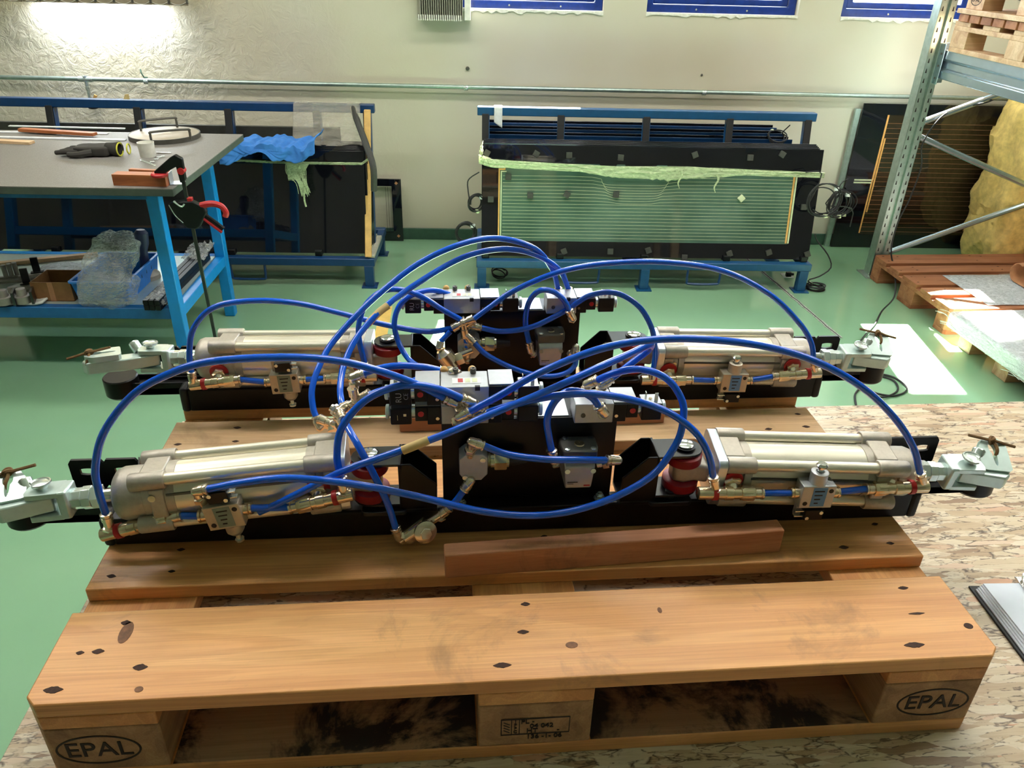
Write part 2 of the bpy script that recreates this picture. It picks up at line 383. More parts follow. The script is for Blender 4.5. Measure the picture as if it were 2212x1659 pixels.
for i, (a, b) in enumerate(WIN):
    w = struct('window_%d' % (i+1), MB().ring([(a, ZB), (b, ZB), (b, ZT), (a, ZT)], [(a+.045, ZB+.045), (b-.045, ZB+.045), (b-.045, ZT-.045), (a+.045, ZT-.045)], WV+.05, WV+.12, 'y'), 'window_blue', (a, WV+.08, ZB), bev=.004)
    part('sash', MB().ring([(a+.047, ZB+.047), (b-.047, ZB+.047), (b-.047, ZT-.047), (a+.047, ZT-.047)], [(a+.085, ZB+.08), (b-.085, ZB+.08), (b-.085, ZT-.085), (a+.085, ZT-.085)], WV+.065, WV+.11, 'y'), 'window_blue', w, bev=.005)
    part('pane', MB().box(a+.08, b-.08, WV+.085, WV+.089, ZB+.075, ZT-.08), 'window_glass', w)
    if i:
        mb = MB(); n = 34
        lo = [(a+(b-a)*k/n, ZB-.006-.012*abs(noise.noise(V((k*.7, i*3, 0))))-(.010 if random.random() < .25 else 0)) for k in range(n+1)]
        hi = [(a+(b-a)*k/n, ZB+.004) for k in range(n, -1, -1)]
        mb.prism(lo+hi, WV-.008, WV+.06, 'y')
        o = struct('trim_%d' % i, mb, 'crumbly_plaster', (a, WV, ZB))
        for k in range(2 if i < 3 else 1):
            part('screw_head', MB().lathe((a+.3+k*.3, WV+.046, ZB+.022), (0, -1, 0), [(0, .006), (.003, .005)], 10), 'zinc', w)
# added sun blockers outside, out of view, keeping the sun off two windows
for a0, a1, lb in ((1.30, 2.52, 'grey metal sun blocker added out of view above the middle blue window'), (-2.6, -.95, 'wide grey metal sun blocker added out of view above the far left window')):
    aw = thing('sun_blocker', lb, 'sun_blocker', ((a0+a1)/2, WV+.35, 1.8))
    part('blocker_sheet', MB().prism([(WV+.33, 1.86), (WV+1.75, 1.72), (WV+1.75, 1.69), (WV+.33, 1.80)], a0, a1, 'x'), 'galvanised', aw)
    for uu in (a0+.04, a1-.06): part('bracket', MB().tube([(uu, WV+.33, 1.45), (uu, WV+.9, 1.75)], .012, sub=1), 'galvanised', aw)
# fill lamps added on the ceiling, out of view, to brighten the hall
for i, (lu, lv) in enumerate([(-1.6, 2.6), (1.0, 2.6), (3.6, 2.6), (-1.6, 1.1), (1.0, 1.1), (3.6, 1.1)]):
    t = thing('fill_lamp', '%s white fluorescent fill lamp added out of view on the hall ceiling, counted row by row from the windows' % ORD[i], 'lamp', (lu, lv, 2.6), group='added fill lamps')
    part('housing', MB().box(lu-.75, lu+.75, lv-.12, lv+.12, 2.62, 2.7), 'ceiling_paint', t, bev=.01)
    for k in (-1, 1): part('fill_tube', MB().cyl((lu-.7, lv+k*.05, 2.6), (lu+.7, lv+k*.05, 2.6), .013, 10), 'fill_tube', t)
    la = D.lights.new('fill_light', 'AREA'); la.shape = 'RECTANGLE'; la.size = 1.5; la.size_y = .26; la.energy = FILL_W; la.color = FILL_C
    lo = D.objects.new('fill_light', la); COL.objects.link(lo); lo.location = RA@V((lu, lv, 2.575)); lo.rotation_euler = (0, 0, ANG)
# vertical blinds, left window: hanging slats drawn closed
t = thing('vertical_blind', 'beige vertical blind drawn across the far left window', 'blind', (-1.7, WV-.20, .589))
part('head_rail', MB().box(-2.4, -1.14, WV-.23, WV-.17, 1.78, 1.83), 'white_plastic', t)
for k in range(12):
    u0 = -2.28+k*.098; sk = MX.Translation((u0+.05, WV-.20, 0))@MX.Rotation(-.22, 4, 'Z')
    part('slat', MB(sk).box(-.056, .056, -.0012, .0012, 0.636, 1.78), 'blind_cloth', t)
    part('hem_weight', MB(sk).box(-.056, .056, -.003, .003, .596, .641), 'blind_fabric', t)
    part('bead_chain', MB(sk).tube([(-.05, -.005, .611), (-.025, -.006, .602), (0, -.006, .599), (.025, -.006, .602), (.05, -.005, .613)], .0014, 5), 'white_plastic', t)
    part('slat_clip', MB(sk).box(.05, .058, -.006, .004, .604, .628), 'dark_cap', t)
t = thing('folded_blind', 'grey vertical blind folded into a packet beside the blue window', 'blind', (.27, WV-.05, .535))
for k in range(20):
    uu = .145+k*.0125; part('slat', MB(T_((uu, WV-.06, 0))@MX.Rotation(.25, 4, 'Z')).box(-.0016, .0016, -.045, .045, .548, 1.7), 'slat_grey', t)
    part('slat_clip', MB().box(uu-.002, uu+.004, WV-.108, WV-.098, .543, .572), 'white_plastic', t)
part('reveal_strip', MB().box(.405, .438, WV-.10, WV-.005, .548, 1.7), 'white_plastic', t, label='white vertical edge strip')
# lamp added unseen behind the blind to make the bright patch on the wall
t = thing('added_wall_lamp', 'white tube lamp added unseen behind the beige blind to brighten the wall', 'lamp', (-1.66, WV-.045, .60))
part('housing', MB().box(-2.05, -1.27, WV-.07, WV-.03, .612, .63), 'white_plastic', t)
part('fill_tube', MB().cyl((-2.0, WV-.05, .60), (-1.32, WV-.05, .60), .008, 10), 'fill_tube', t)
la = D.lights.new('fill_light', 'AREA'); la.shape = 'RECTANGLE'; la.size = .66; la.size_y = .02; la.energy = 12; la.color = (.82, .91, 1)
lo = D.objects.new('fill_light', la); COL.objects.link(lo); lo.location = RA@V((-1.66, WV-.05, .588)); lo.rotation_euler = (0, 0, ANG)
# pipe
pz = .177
t = thing('air_pipe', 'thin galvanised compressed air pipe running along the wall', 'pipe', (1, WV-.045, pz))
part('pipe_run', MB().cyl((-5.9, WV-.045, pz+.010), (7.9, WV-.045, pz-.004), .0125, 14), 'galvanised', t)
for uu in (-1.47, .409, 1.844, 3.60):
    part('pipe_clamp', MB().lathe((uu-.012, WV-.045, pz), (1, 0, 0), [(0, .0165), (.008, .0175), (.010, .0145), (.014, .0145), (.016, .0175), (.024, .0165)], 14).box(uu-.005, uu+.005, WV-.045, WV, pz-.006, pz+.006), 'zinc', t, label='black banded pipe clamp' if uu > 0 else None)
part('tap_branch', MB().lathe((-1.82, WV-.045, pz+.025), (0, 0, -1), [(0, .016), (.03, .016), (.032, .011), (.06, .011), (.062, .014), (.08, .014), (.082, .010), (.13, .010)], 12).cyl((-1.86, WV-.045, pz+.005), (-1.78, WV-.045, pz+.005), .0165), 'zinc', t)
part('tap', MB().lathe((-1.81, WV-.05, .062), (0, 0, -1), [(0, .012), (.02, .016), (.025, .03), (.04, .03), (.045, .02)], 12), 'black_plastic', t, bev=.001)
part('tap_lever', MB(T_((-1.79, WV-.06, .07))@MX.Rotation(.5, 4, 'Y')).box(-.008, .008, -.006, .006, -.03, .03), 'tan_lath', t)
part('tie_scrap', MB().tube([(-1.47, WV-.065, .20), (-1.48, WV-.068, .225), (-1.485, WV-.06, .245)], .004, 6).tube([(-1.47, WV-.065, .20), (-1.45, WV-.07, .203)], .004, 6), 'baseboard_green', t)
for i, (px, py) in enumerate([(1010, 148), (1516, 162)]):
    p = bv(px, py, WV-.004); solo('wall_plug', MB().lathe(p, (0, -1, 0), [(0, .012-.005*i), (.004, .011-.005*i), (.006, .004)], 10), 'dark_cap', ['round grey wall plug above the pipe under the folded blind', 'small dark hole plug in the wall above the pipe under the middle window'][i], 'plug', p)
# floor marks
tp = MB(); p = [bz(822, 662, FZ), bz(848, 662, FZ), bz(828, 770, FZ), bz(800, 770, FZ)]
tp.prism([(q.x, q.y) for q in p], FZ, FZ+.0012)
solo('floor_tape', tp, 'yellow_tape', 'short strip of yellow marking tape stuck on the green floor', 'tape', (p[0].x, p[0].y, FZ))
a, b = bz(1590, 540, FZ), bz(1815, 730, FZ); n = 40
L = []; R_ = []
for k in range(n+1):
    q = a.lerp(b, k/n); L.append((q.x-.008-.01*noise.noise(V((k*.6, 0, 0))), q.y)); R_.append((q.x+.014+.012*noise.noise(V((k*.8, 5, 0))), q.y))
o = struct('trim_9', MB().prism(L+R_[::-1], FZ, FZ+.0015), 'screed_grey', (a.x, a.y, FZ))
struct('trim_10', MB().tube([(q[0]+.012, q[1], FZ+.001) for q in L[::2]], .0025, 5, sub=2), 'ink', (a.x, a.y, FZ))

# ================================================================ STILLAGES (blue racks carrying glass)
def panel(label, u0, u1, v0, z0, v1, z1, th=.006, glass='black_glass', border=None, cat='panel', group=None, name='glass_sheet'):
    L_ = math.hypot(v1-v0, z1-z0); an = math.atan2(v1-v0, z1-z0)
    T = T_((u0, v0, z0))@MX.Rotation(-an, 4, 'X')
    w = u1-u0
    t = thing(name, label, cat, (u0, v0, z0), group=group)
    part('glass', MB(T).box(0, w, 0, th, 0, L_), glass, t, bev=.001)
    if border:
        l, r, bt, tp_ = border
        part('black_border', MB(T).ring([(0, 0), (w, 0), (w, L_), (0, L_)], [(l, bt), (w-r, bt), (w-r, L_-tp_), (l, L_-tp_)], -.0015, 0, 'y'), 'black_glass', t)
    return t, T, w, L_
def stillage(label, u0, u1, ups, fb='frame_blue'):
    t = thing('glass_stillage', label, 'rack', (u0, 3.5, FZ))
    part('deck_rail', MB().box(u0, u1, 3.50, 3.55, FZ+.125, FZ+.168), fb, t, bev=.004)
    part('deck_rail', MB().box(u0, u1, 4.02, 4.07, FZ+.125, FZ+.168), fb, t, bev=.004)
    for uu in (u0, (u0+u1)/2-.02, u1-.04): part('cross_rail', MB().box(uu, uu+.04, 3.55, 4.02, FZ+.128, FZ+.166), fb, t, bev=.003)
    for vv in (3.50, 4.02):
        for uu in (u0+.005, (u0+u1)/2-.02, u1-.06):
            g = part('leg', MB().box(uu, uu+.05, vv, vv+.05, FZ+.006, FZ+.126), fb, t, bev=.003)
            part('foot_plate', MB().box(uu-.018, uu+.068, vv-.018, vv+.066, FZ, FZ+.006), fb, g)
    for uu in (u0+(u1-u0)*.265, u0+(u1-u0)*.63):
        part('lifting_loop', MB().tube([(uu, 3.51, FZ+.13), (uu+.003, 3.51, FZ+.06), (uu+.02, 3.51, FZ+.04), (uu+.17, 3.51, FZ+.04), (uu+.187, 3.51, FZ+.06), (uu+.19, 3.51, FZ+.13)], .007, 8, sub=4), 'frame_navy', t)
    part('top_rail', MB().box(u0, u1, 3.86, 3.91, .10, .145), fb, t, bev=.004)
    for uu in ups:
        def up(w0, w1, a, b): return MB().add([(uu+x, (3.72, 3.87)[k]+y, (FZ+.16, .11)[k]) for k in (0, 1) for y in (a, b) for x in (w0, w1)], [(0, 2, 3, 1), (4, 5, 7, 6), (0, 1, 5, 4), (2, 6, 7, 3), (0, 4, 6, 2), (1, 3, 7, 5)])
        g = part('upright', up(-.02, .02, 0, .04), fb, t, bev=.002)
        part('rubber_strip', up(-.022, .016, -.012, 0), 'black_rubber', g, bev=.002)
        part('rubber_pad', MB().box(uu-.02, uu+.02, 3.56, 3.70, FZ+.167, FZ+.18), 'black_rubber', t, bev=.003)
        part('pad_clip', MB().box(uu-.018, uu+.022, 3.535, 3.56, FZ+.168, FZ+.20), 'black_plastic', t, bev=.004)
    return t
stillage('blue steel stillage with an angled back carrying the clear heated glass', .482, 2.385, [.53, .95, 1.43, 1.90, 2.345])
stillage('blue steel stillage behind the workbench holding the black glass sheets', -2.25, -.085, [-1.84, -1.37, -.88, -.40, -.125], 'frame_navy')
PB = FZ+.18
# centre stack
for k in range(5):
    panel('%s black edged glass sheet behind the clear heated one, counted from the front' % ORD[k], .525, 2.37, 3.575+k*.02, PB, 3.675+k*.02, -.012+.003*k, glass='black_glass', group='glass sheets behind the heated one')
t, T, w, L_ = panel('large clear glass panel with heating wires and a black border on the middle stillage', .512, 2.375, 3.552, PB, 3.655, -.008, glass='green_glass', border=(.09, .13, .085, .125))
mb = MB(T)
for k in range(19):
    z = .104+.0185*k
    if k < 11: mb.tube([(.112, -.002, z), (w-.15, -.002, z)], .001, 4, sub=1)
    else:
        d = .012+.004*(k-11); c_ = .012*(18-k)
        mb.tube([(.112, -.002, z), (.60+c_*.3, -.002, z), (.66+c_, -.002, z-d*.8), (.72+c_, -.002, z-d), (.96-c_, -.002, z-d), (1.02-c_, -.002, z-d*.8), (1.09-c_*.3, -.002, z), (w-.15, -.002, z)], .001, 4, sub=3)
part('heating_wire', mb, 'cream_line', t, stuff=True)
b0 = part('busbar', MB(T).box(.088, .096, -.003, 0, .10, .475).box(.088, .126, -.003, 0, .467, .475).box(.118, .126, -.003, 0, .467, .50), 'orange_busbar', t)
part('busbar', MB(T).box(.101, .106, -.003, 0, .10, .46).box(.101, .132, -.003, 0, .457, .462), 'cream_line', t, label='cream coloured strip beside the busbar')
part('busbar', MB(T).box(w-.148, w-.138, -.003, 0, .09, L_-.13), 'orange_busbar', t)
part('busbar', MB(T).box(w-.134, w-.126, -.003, 0, .09, L_-.13), 'cream_line', t)
for cu, ww in ((.27, .07), (.50, .14), (.73, .05), (.95, .06)):
    part('cut_window', MB(T).prism(rrect(cu, cu+ww, L_-.125, L_-.095, .006), -.0025, -.0015, 'y'), 'green_glass', t, label='pale clear notch in the black border')
SP = [(1052, 330), (1158, 332), (1229, 335), (1340, 340), (1500, 334), (1619, 340), (1688, 333), (1060, 430), (1145, 422), (1224, 420), (1330, 420), (1098, 382), (1600, 428), (1735, 447), (1218, 543), (1318, 543), (1400, 541), (1575, 548), (1660, 545), (1743, 549), (1478, 556)]
SL = ['%s foam spacer block of the top row on the heated glass' % o_ for o_ in ORD[:7]]+['foam spacer block on the left border of the heated glass', 'first foam block of the middle row on the heated glass', 'second foam block of the middle row on the heated glass', 'third foam block of the middle row on the heated glass', 'foam block under the film band at the top left of the heated glass', 'pale diamond shaped sticker block on the heated glass', 'foam block on the right border of the heated glass']+['%s foam spacer block of the bottom row on the heated glass' % o_ for o_ in ('first', 'second', 'third', 'fifth', 'sixth', 'last', 'fourth')]
for i, (px, py) in enumerate(SP):
    q = bv(px, py, 3.60); an = math.atan2(.103, .572)
    zz = (q.z-PB)/math.cos(an); vv = 3.552+(q.z-PB)*math.tan(an); q = bv(px, py, vv); zz = (q.z-PB)/math.cos(an)
    rt = T@T_((q.x-.512, 0, zz))@MX.Rotation(random.choice([0, .05, .5, -.4, .78 if i in (3, 12) else 0]), 4, 'Y')
    solo('spacer_block', MB(rt).box(-.016, .016, -.016, -.002, -.016, .016), 'foam_dark' if i != 12 else 'cream_line',
         SL[i], 'spacer', q, group='spacer blocks on the heated glass', bev=.002)
# flat profiles lying behind
for k in range(6):
    solo('edge_profile', MB().box(.535, 2.20+.02*(5-k), 3.935+k*.016, 3.945+k*.016, -.05+.013*k, -.015+.013*k), 'black_glass' if k % 2 else 'frame_navy', '%s long black edge profile behind the middle stillage uprights, counted from the front' % ORD[k], 'profile', (.535, 3.94+k*.016, -.05+.013*k), group='black profiles behind the middle stillage', bev=.002)
    solo('glass_sheet', MB().box(.535, 2.24, 3.937+k*.016, 3.943+k*.016, PB, -.051+.013*k), 'black_glass', '%s rear glass sheet of the middle stillage, under the edge profiles' % ORD[k], 'panel', (.535, 3.94+k*.016, PB), group='rear glass sheets of the middle stillage')
# stretch film band round the centre stack
def band(label, px, vfun, mt='stretch_film', h0=.022, h1=.03, rough=.004, fringe=None, anchor=None):
    P0 = [bv(x, y, vfun(x)) for x, y in px]; n = 110; mb = MB()
    def at(t):
        t *= len(P0)-1; i = min(int(t), len(P0)-2); return P0[i].lerp(P0[i+1], t-i)
    def fn(a, b):
        p = at(a); h = h0+(h1-h0)*a; w_ = .006*noise.noise(V((a*30, b*5, 1)))+rough*noise.noise(V((a*130, b*9, 2)))
        ext = fringe(a)*b*(0.6+.6*abs(noise.noise(V((a*60, 3, 0))))) if fringe else 0
        return (p.x, p.y-.008+w_, p.z+h/2-h*b-ext)
    mb.grid(fn, n, 10)
    return mb
fr = lambda a: .05*max(0, math.sin((a-.40)/.40*PI)) if .40 < a < .80 else 0
mb = band('', [(1034, 343), (1060, 352), (1200, 360), (1330, 366), (1480, 366), (1640, 373), (1780, 378)], lambda x: 3.60, fringe=fr, h0=.046, h1=.030)
mb.grid(lambda a, b: (.515-.02*b+.006*noise.noise(V((a*8, b*6, 0))), 3.60+.1*a, -.035-.05*b+.03*a+.03*noise.noise(V((a*9, b*7, 2)))), 12, 12)
solo('stretch_film_band', mb, 'stretch_film', 'pale green stretch film wound round the middle glass stack', 'film', (1.4, 3.6, -.06), thick=.0006)
mb = MB()
for px, py in ((1545, 395), (1467, 385)):
    q = bv(px, py, 3.585); mb.tube([q+V((0, -.012, .05)), q+V((.01, -.014, .02)), q+V((-.006, -.016, -.02)), q+V((.004, -.016, -.05))], lambda t_: .006*(1-t_)+.002, 6)
solo('film_scrap', mb, 'stretch_film', 'twisted tail of film hanging in front of the heated glass', 'film', (1.8, 3.58, -.12))
mb = MB().grid(lambda a, b: (.575+.045*a, 3.852-.004*b+.003*noise.noise(V((a*5, b*5, 0))), .147-.10*b*(.8+.3*a)), 8, 12).grid(lambda a, b: (.575+.045*a, 3.852+.06*b, .1475), 4, 4)
solo('film_scrap', mb, 'label_white', 'white strip of adhesive film wrapped on the top rail of the middle stillage', 'film', (.6, 3.86, .15), thick=.0006)

# left stack
for k in range(9):
    panel('%s black glass sheet behind the front one on the left stillage' % ORD[k], -2.18, -.118+.0015*k, 3.578+k*.02, PB, 3.68+k*.02, -.055+.001*k, glass='black_glass', group='black glass sheets on the left stillage')
t, T, w, L_ = panel('front sheet of black mirror like glass on the left stillage', -2.18, -.128, 3.555, PB, 3.655, -.058, glass='black_glass')
solo('wooden_lath', MB().add([(x, (3.50, 3.82)[k]+y, (-.60, .125)[k]) for k in (0, 1) for y in (0, .02) for x in (-.135+.0, -.10)], [(0, 2, 3, 1), (4, 5, 7, 6), (0, 1, 5, 4), (2, 6, 7, 3), (0, 4, 6, 2), (1, 3, 7, 5)]), 'tan_lath', 'tan wooden lath leaning on the right end of the left stillage', 'lath', (-.12, 3.5, -.6), bev=.002)
solo('grey_sheet', MB().box(-2.2, -.30, 3.96, 3.985, PB, .0), 'dark_cap', 'long dark grey sheet standing at the back of the left stillage', 'panel', (-1, 3.97, PB), bev=.002)
mb = band('', [(455, 345), (520, 346), (600, 350), (700, 352), (782, 353), (800, 340)], lambda x: 3.60, h0=.012, h1=.014)
solo('stretch_film_band', mb, 'stretch_film', 'narrow white film strap tied round the black glass stack', 'film', (-.5, 3.6, -.12), thick=.0006)
# tuft of film under the cloth
q0 = bv(640, 352, 3.57); mb = MB()
for k in range(46):
    sx_ = random.uniform(-.06, .05); sw = random.uniform(-.02, .02)
    mb.tube([q0+V((sx_, -.01, .005)), q0+V((sx_*.8+sw, -.02, -.05)), q0+V((.02+sx_*.35+sw, -.02, -.10)), q0+V((.03+sx_*.4+sw, -.015, -.13-random.random()*.05))], .0016, 4, sub=3)
mb.tube([q0+V((.03, -.015, -.13)), q0+V((.025, -.017, -.19)), q0+V((.03, -.017, -.23))], lambda t_: .005, 5)
mb.grid(lambda a, b: q0+V((-.05+.12*a*(1-.5*b), -.014+.02*noise.noise(V((a*6, b*6, 3))), -.09*b)), 10, 10)
solo('film_tuft', mb, 'stretch_film', 'frayed tuft of pale green film hanging down the black glass', 'film', q0, stuff=True, thick=.0005)
# blue cloth
C0 = bv(600, 318, 3.62)
def cl(a, b):
    x_ = -.27+.50*a; e = .85+.3*noise.noise(V((a*2.6, 9, 0)))
    fold = .004*math.sin(a*70+9*noise.noise(V((a*3, b*4, 3)))+b*6)+.010*math.sin(a*26+3*noise.noise(V((a*2, b*2, 0)))+b*2.5)+.012*noise.noise(V((a*4, b*2.5, 5)))
    if b < .55: y_ = .17-.33*(b/.55)*e; z_ = .022+fold+.02*math.sin(PI*a)
    else: k_ = (b-.55)/.45; y_ = .17-.33*e-.015*k_+.6*fold; z_ = .022+fold*.5-k_*.075*e*(1-.95*math.exp(-((a-.40)/.15)**2))*(1.25-.5*a)
    if a > .84: z_ += .05*(a-.84)/.16
    return (C0.x+x_, 3.58+y_*.85, C0.z-.005+z_)
solo('blue_cloth', MB().grid(cl, 140, 50), 'blue_cloth', 'crumpled blue work cloth lying on the black glass stack', 'cloth', C0, thick=.003)
# plastic sheet over the top rail
def sh(a, b):
    u = -.52+.36*a; n_ = .012*noise.noise(V((a*6, b*6, 4)))
    if b < .2: return (u, 3.93-.09*b/.2, .149+n_*.2)
    k = (b-.2)/.8; return (u+.02*k*(a-.3), 3.852-.10*k+n_, .146-.20*k+.01*math.sin(a*9))
solo('plastic_sheet', MB().grid(sh, 30, 30), 'sheet_film', 'wrinkled clear plastic sheet draped over the left top rail', 'film', (-.34, 3.86, .15), thick=.0006)
solo('foam_strip', MB().tube([bv(762, 232, 3.86), bv(772, 262, 3.80), bv(790, 310, 3.62), bv(806, 360, 3.47), bv(808, 412, 3.47)], lambda t_: .017, 8), 'foam_dark', 'dark grey foam strip bent over the right end of the left stillage', 'foam', bv(808, 412, 3.5))
solo('tape_scrap', MB(T_((-1.43, 3.855, .150))@MX.Rotation(.3, 4, 'Y')@MX.Rotation(.3, 4, 'Z')).prism([(0, 0), (.03, .008), (.022, .035), (.004, .028)], -.0008, .0008, 'y'), 'masking_tape', 'scrap of cream tape stuck on the left top rail', 'tape', (-1.43, 3.855, .15))
solo('seal_profile', MB().box(-.122, -.085, 3.52, 3.86, FZ+.168, FZ+.185).box(-.118, -.112, 3.52, 3.86, FZ+.18, FZ+.195), 'slat_grey', 'short grey rubber seal profile lying on the right end rail', 'profile', (-.1, 3.52, FZ+.168), bev=.002)
# small framed glass on the wall
fx0, fx1, fz0, fz1 = -.20, -.005, FZ, -.375
t = thing('framed_glass', 'small black framed glass leaning on the wall between the stillages', 'panel', (-.1, WV-.04, FZ))
part('frame', MB().ring([(fx0-.2, fz0), (fx1, fz0), (fx1, fz1), (fx0-.2, fz1)], [(fx0-.15, fz0+.06), (fx1-.06, fz0+.06), (fx1-.06, fz1-.045), (fx0-.15, fz1-.045)], WV-.05, WV-.035, 'y'), 'black_glass', t, bev=.001)
part('pane', MB().box(fx0-.16, fx1-.055, WV-.042, WV-.038, fz0+.055, fz1-.04), 'window_glass', t)
part('heating_wire', MB().tube([(-.105, WV-.044, fz0+.06), (-.105, WV-.044, fz1-.05)], .0012, 4).tube([(-.09, WV-.044, fz0+.06), (-.09, WV-.044, fz1-.05)], .0012, 4), 'ink', t, stuff=True)
for z in (fz0+.035, fz1-.025): part('corner_sticker', MB(T_((-.035, WV-.052, z))@MX.Rotation(.7, 4, 'Y')).box(-.008, .008, 0, .001, -.008, .008), 'kraft_paper', t)

# cable coils
def coil(label, c, r, turns, ax, wire=.0035, tail=None, ties=1, seed=1, hall=True, name='cable_coil'):
    rd = random.Random(seed); c = V(c); ax = V(ax).normalized(); a = ax.orthogonal().normalized(); b = ax.cross(a); pts = []
    for i in range(turns*10):
        t_ = i/10*2*PI; rr = r*(1+.12*math.sin(t_*.37+seed)+rd.uniform(-.05, .05)); w_ = .3*r*math.sin(t_*.23+seed*2)
        pts.append(c+a*(rr*math.cos(t_)+w_*.3)+b*(rr*.95*math.sin(t_))+ax*(.012*math.sin(t_*.41+seed)))
    if tail: pts += [V(q) for q in tail]
    t = thing(name, label, 'cable', c, hall)
    part('cable', MB().tube(pts, wire, 6, sub=3), 'black_rubber', t)
    for k in range(ties):
        q = c+a*r*math.cos(1+k*2.2)+b*r*.95*math.sin(1+k*2.2)
        part('cable_tie', MB().lathe(q-a*.006, b.lerp(a, .5), [(0, .014), (.018, .014)], 8), 'cream_line' if k == 0 else 'label_white', t)
    return t
coil('black cable coil lying on top of the rear sheets of the middle stillage', bv(1678, 297, 3.95), .05, 5, (0, -.5, 1), tail=[bv(1690, 287, 3.93), bv(1707, 270, 3.92)], seed=3)
coil('large black cable coil hanging in front of the right border of the heated glass', bv(1780, 432, 3.50), .085, 5, (0, -1, .2), seed=5, tail=[bv(1775, 375, 3.52), bv(1740, 372, 3.55)], ties=2)
coil('second cable coil hanging right beside the middle stillage', bv(1812, 440, 3.62), .07, 6, (.3, -1, .1), seed=8, tail=[bv(1840, 450, 3.6), bv(1836, 490, 3.6)], ties=2)
coil('upper black cable coil hanging at the left end of the middle stillage', bv(1028, 438, 3.62), .045, 6, (.5, -1, 0), seed=11, tail=[bv(1010, 400, 3.62), bv(1015, 385, 3.62), bv(1035, 372, 3.6)], ties=2)
coil('lower black cable coil hanging at the left end of the middle stillage', bv(1006, 502, 3.62), .055, 5, (.2, -1, .1), seed=13, ties=2)
q = bz(1762, 620, FZ+.012)
coil('black cable coil lying on the floor by the right leg of the middle stillage', q, .05, 5, (0, .05, 1), seed=17, wire=.004, tail=[bv(1745, 607, 3.55), bv(1770, 597, 3.55), bv(1795, 578, 3.55), bv(1788, 550, 3.56), bv(1765, 520, 3.57), bv(1760, 505, 3.58)], ties=1)
coil('dark cable bundle lying under the left end of the middle stillage', bz(1078, 590, FZ+.03), .045, 3, (.2, -.3, 1), seed=19, ties=0)
q = bz(1703, 597, FZ+.001)
t = thing('cable_plug', 'small black plug on a white card on the floor under the stillage', 'plug', q)
part('card', MB().box(q.x-.035, q.x+.03, q.y-.02, q.y+.05, FZ, FZ+.002), 'label_white', t)
part('plug_body', MB().box(q.x-.018, q.x+.014, q.y-.012, q.y+.012, FZ+.002, FZ+.028).cyl((q.x+.014, q.y, FZ+.014), (q.x+.03, q.y, FZ+.016), .008), 'black_plastic', t, bev=.003)

# ================================================================ RIGHT SIDE: big framed panel, rack post, insulation
u0, u1 = 2.838, 3.80; vz = WV-.05
t = thing('heated_window_panel', 'large black bordered window panel standing on the floor against the wall', 'panel', (u0, vz, FZ))
part('glass', MB().box(u0, u1, vz, vz+.008, FZ, .135), 'brown_glass', t)
part('black_border', MB().ring([(u0, FZ), (u1, FZ), (u1, .135), (u0, .135)], [(u0+.165, FZ+.09), (u1-.07, FZ+.09), (u1-.07, .07), (u0+.165, .07)], vz-.002, vz, 'y'), 'black_glass', t)
mb = MB()
for k in range(24): mb.tube([(u0+.17, vz-.001, FZ+.11+k*.03), (u1-.09, vz-.001, FZ+.11+k*.03)], .0008, 4, sub=1)
part('heating_wire', mb, 'kraft_paper', t, stuff=True)
part('busbar', MB().box(u0+.163, u0+.174, vz-.004, vz-.002, -.33, .07), 'orange_busbar', t)
part('busbar', MB().box(u0+.178, u0+.187, vz-.004, vz-.002, -.54, -.07), 'orange_busbar', t)
part('busbar', MB().box(u0+.163, u0+.172, vz-.004, vz-.002, -.68, -.33), 'orange_busbar', t)
for z in (-.335, -.352): part('busbar', MB().box(u0+.05, u0+.165, vz-.004, vz-.002, z, z+.009), 'cream_line', t, label='cream connecting strip')
part('busbar', MB().box(u1-.085, u1-.079, vz-.004, vz-.002, -.28, .05), 'orange_busbar', t)
part('busbar', MB().box(u1-.098, u1-.092, vz-.004, vz-.002, -.66, -.30), 'orange_busbar', t)
solo('white_board', MB().box(2.80, 2.835, WV-.04, WV-.015, FZ, .10), 'galvanised', 'narrow grey board edge standing behind the big window panel', 'board', (2.81, WV-.03, FZ), bev=.003)
coil('black cable coil hanging before the left border of the big window panel', bv(1822, 440, 4.22), .07, 4, (0, -1, .1), seed=23, tail=[bv(1815, 400, 4.25), bv(1832, 386, 4.27)], ties=1)

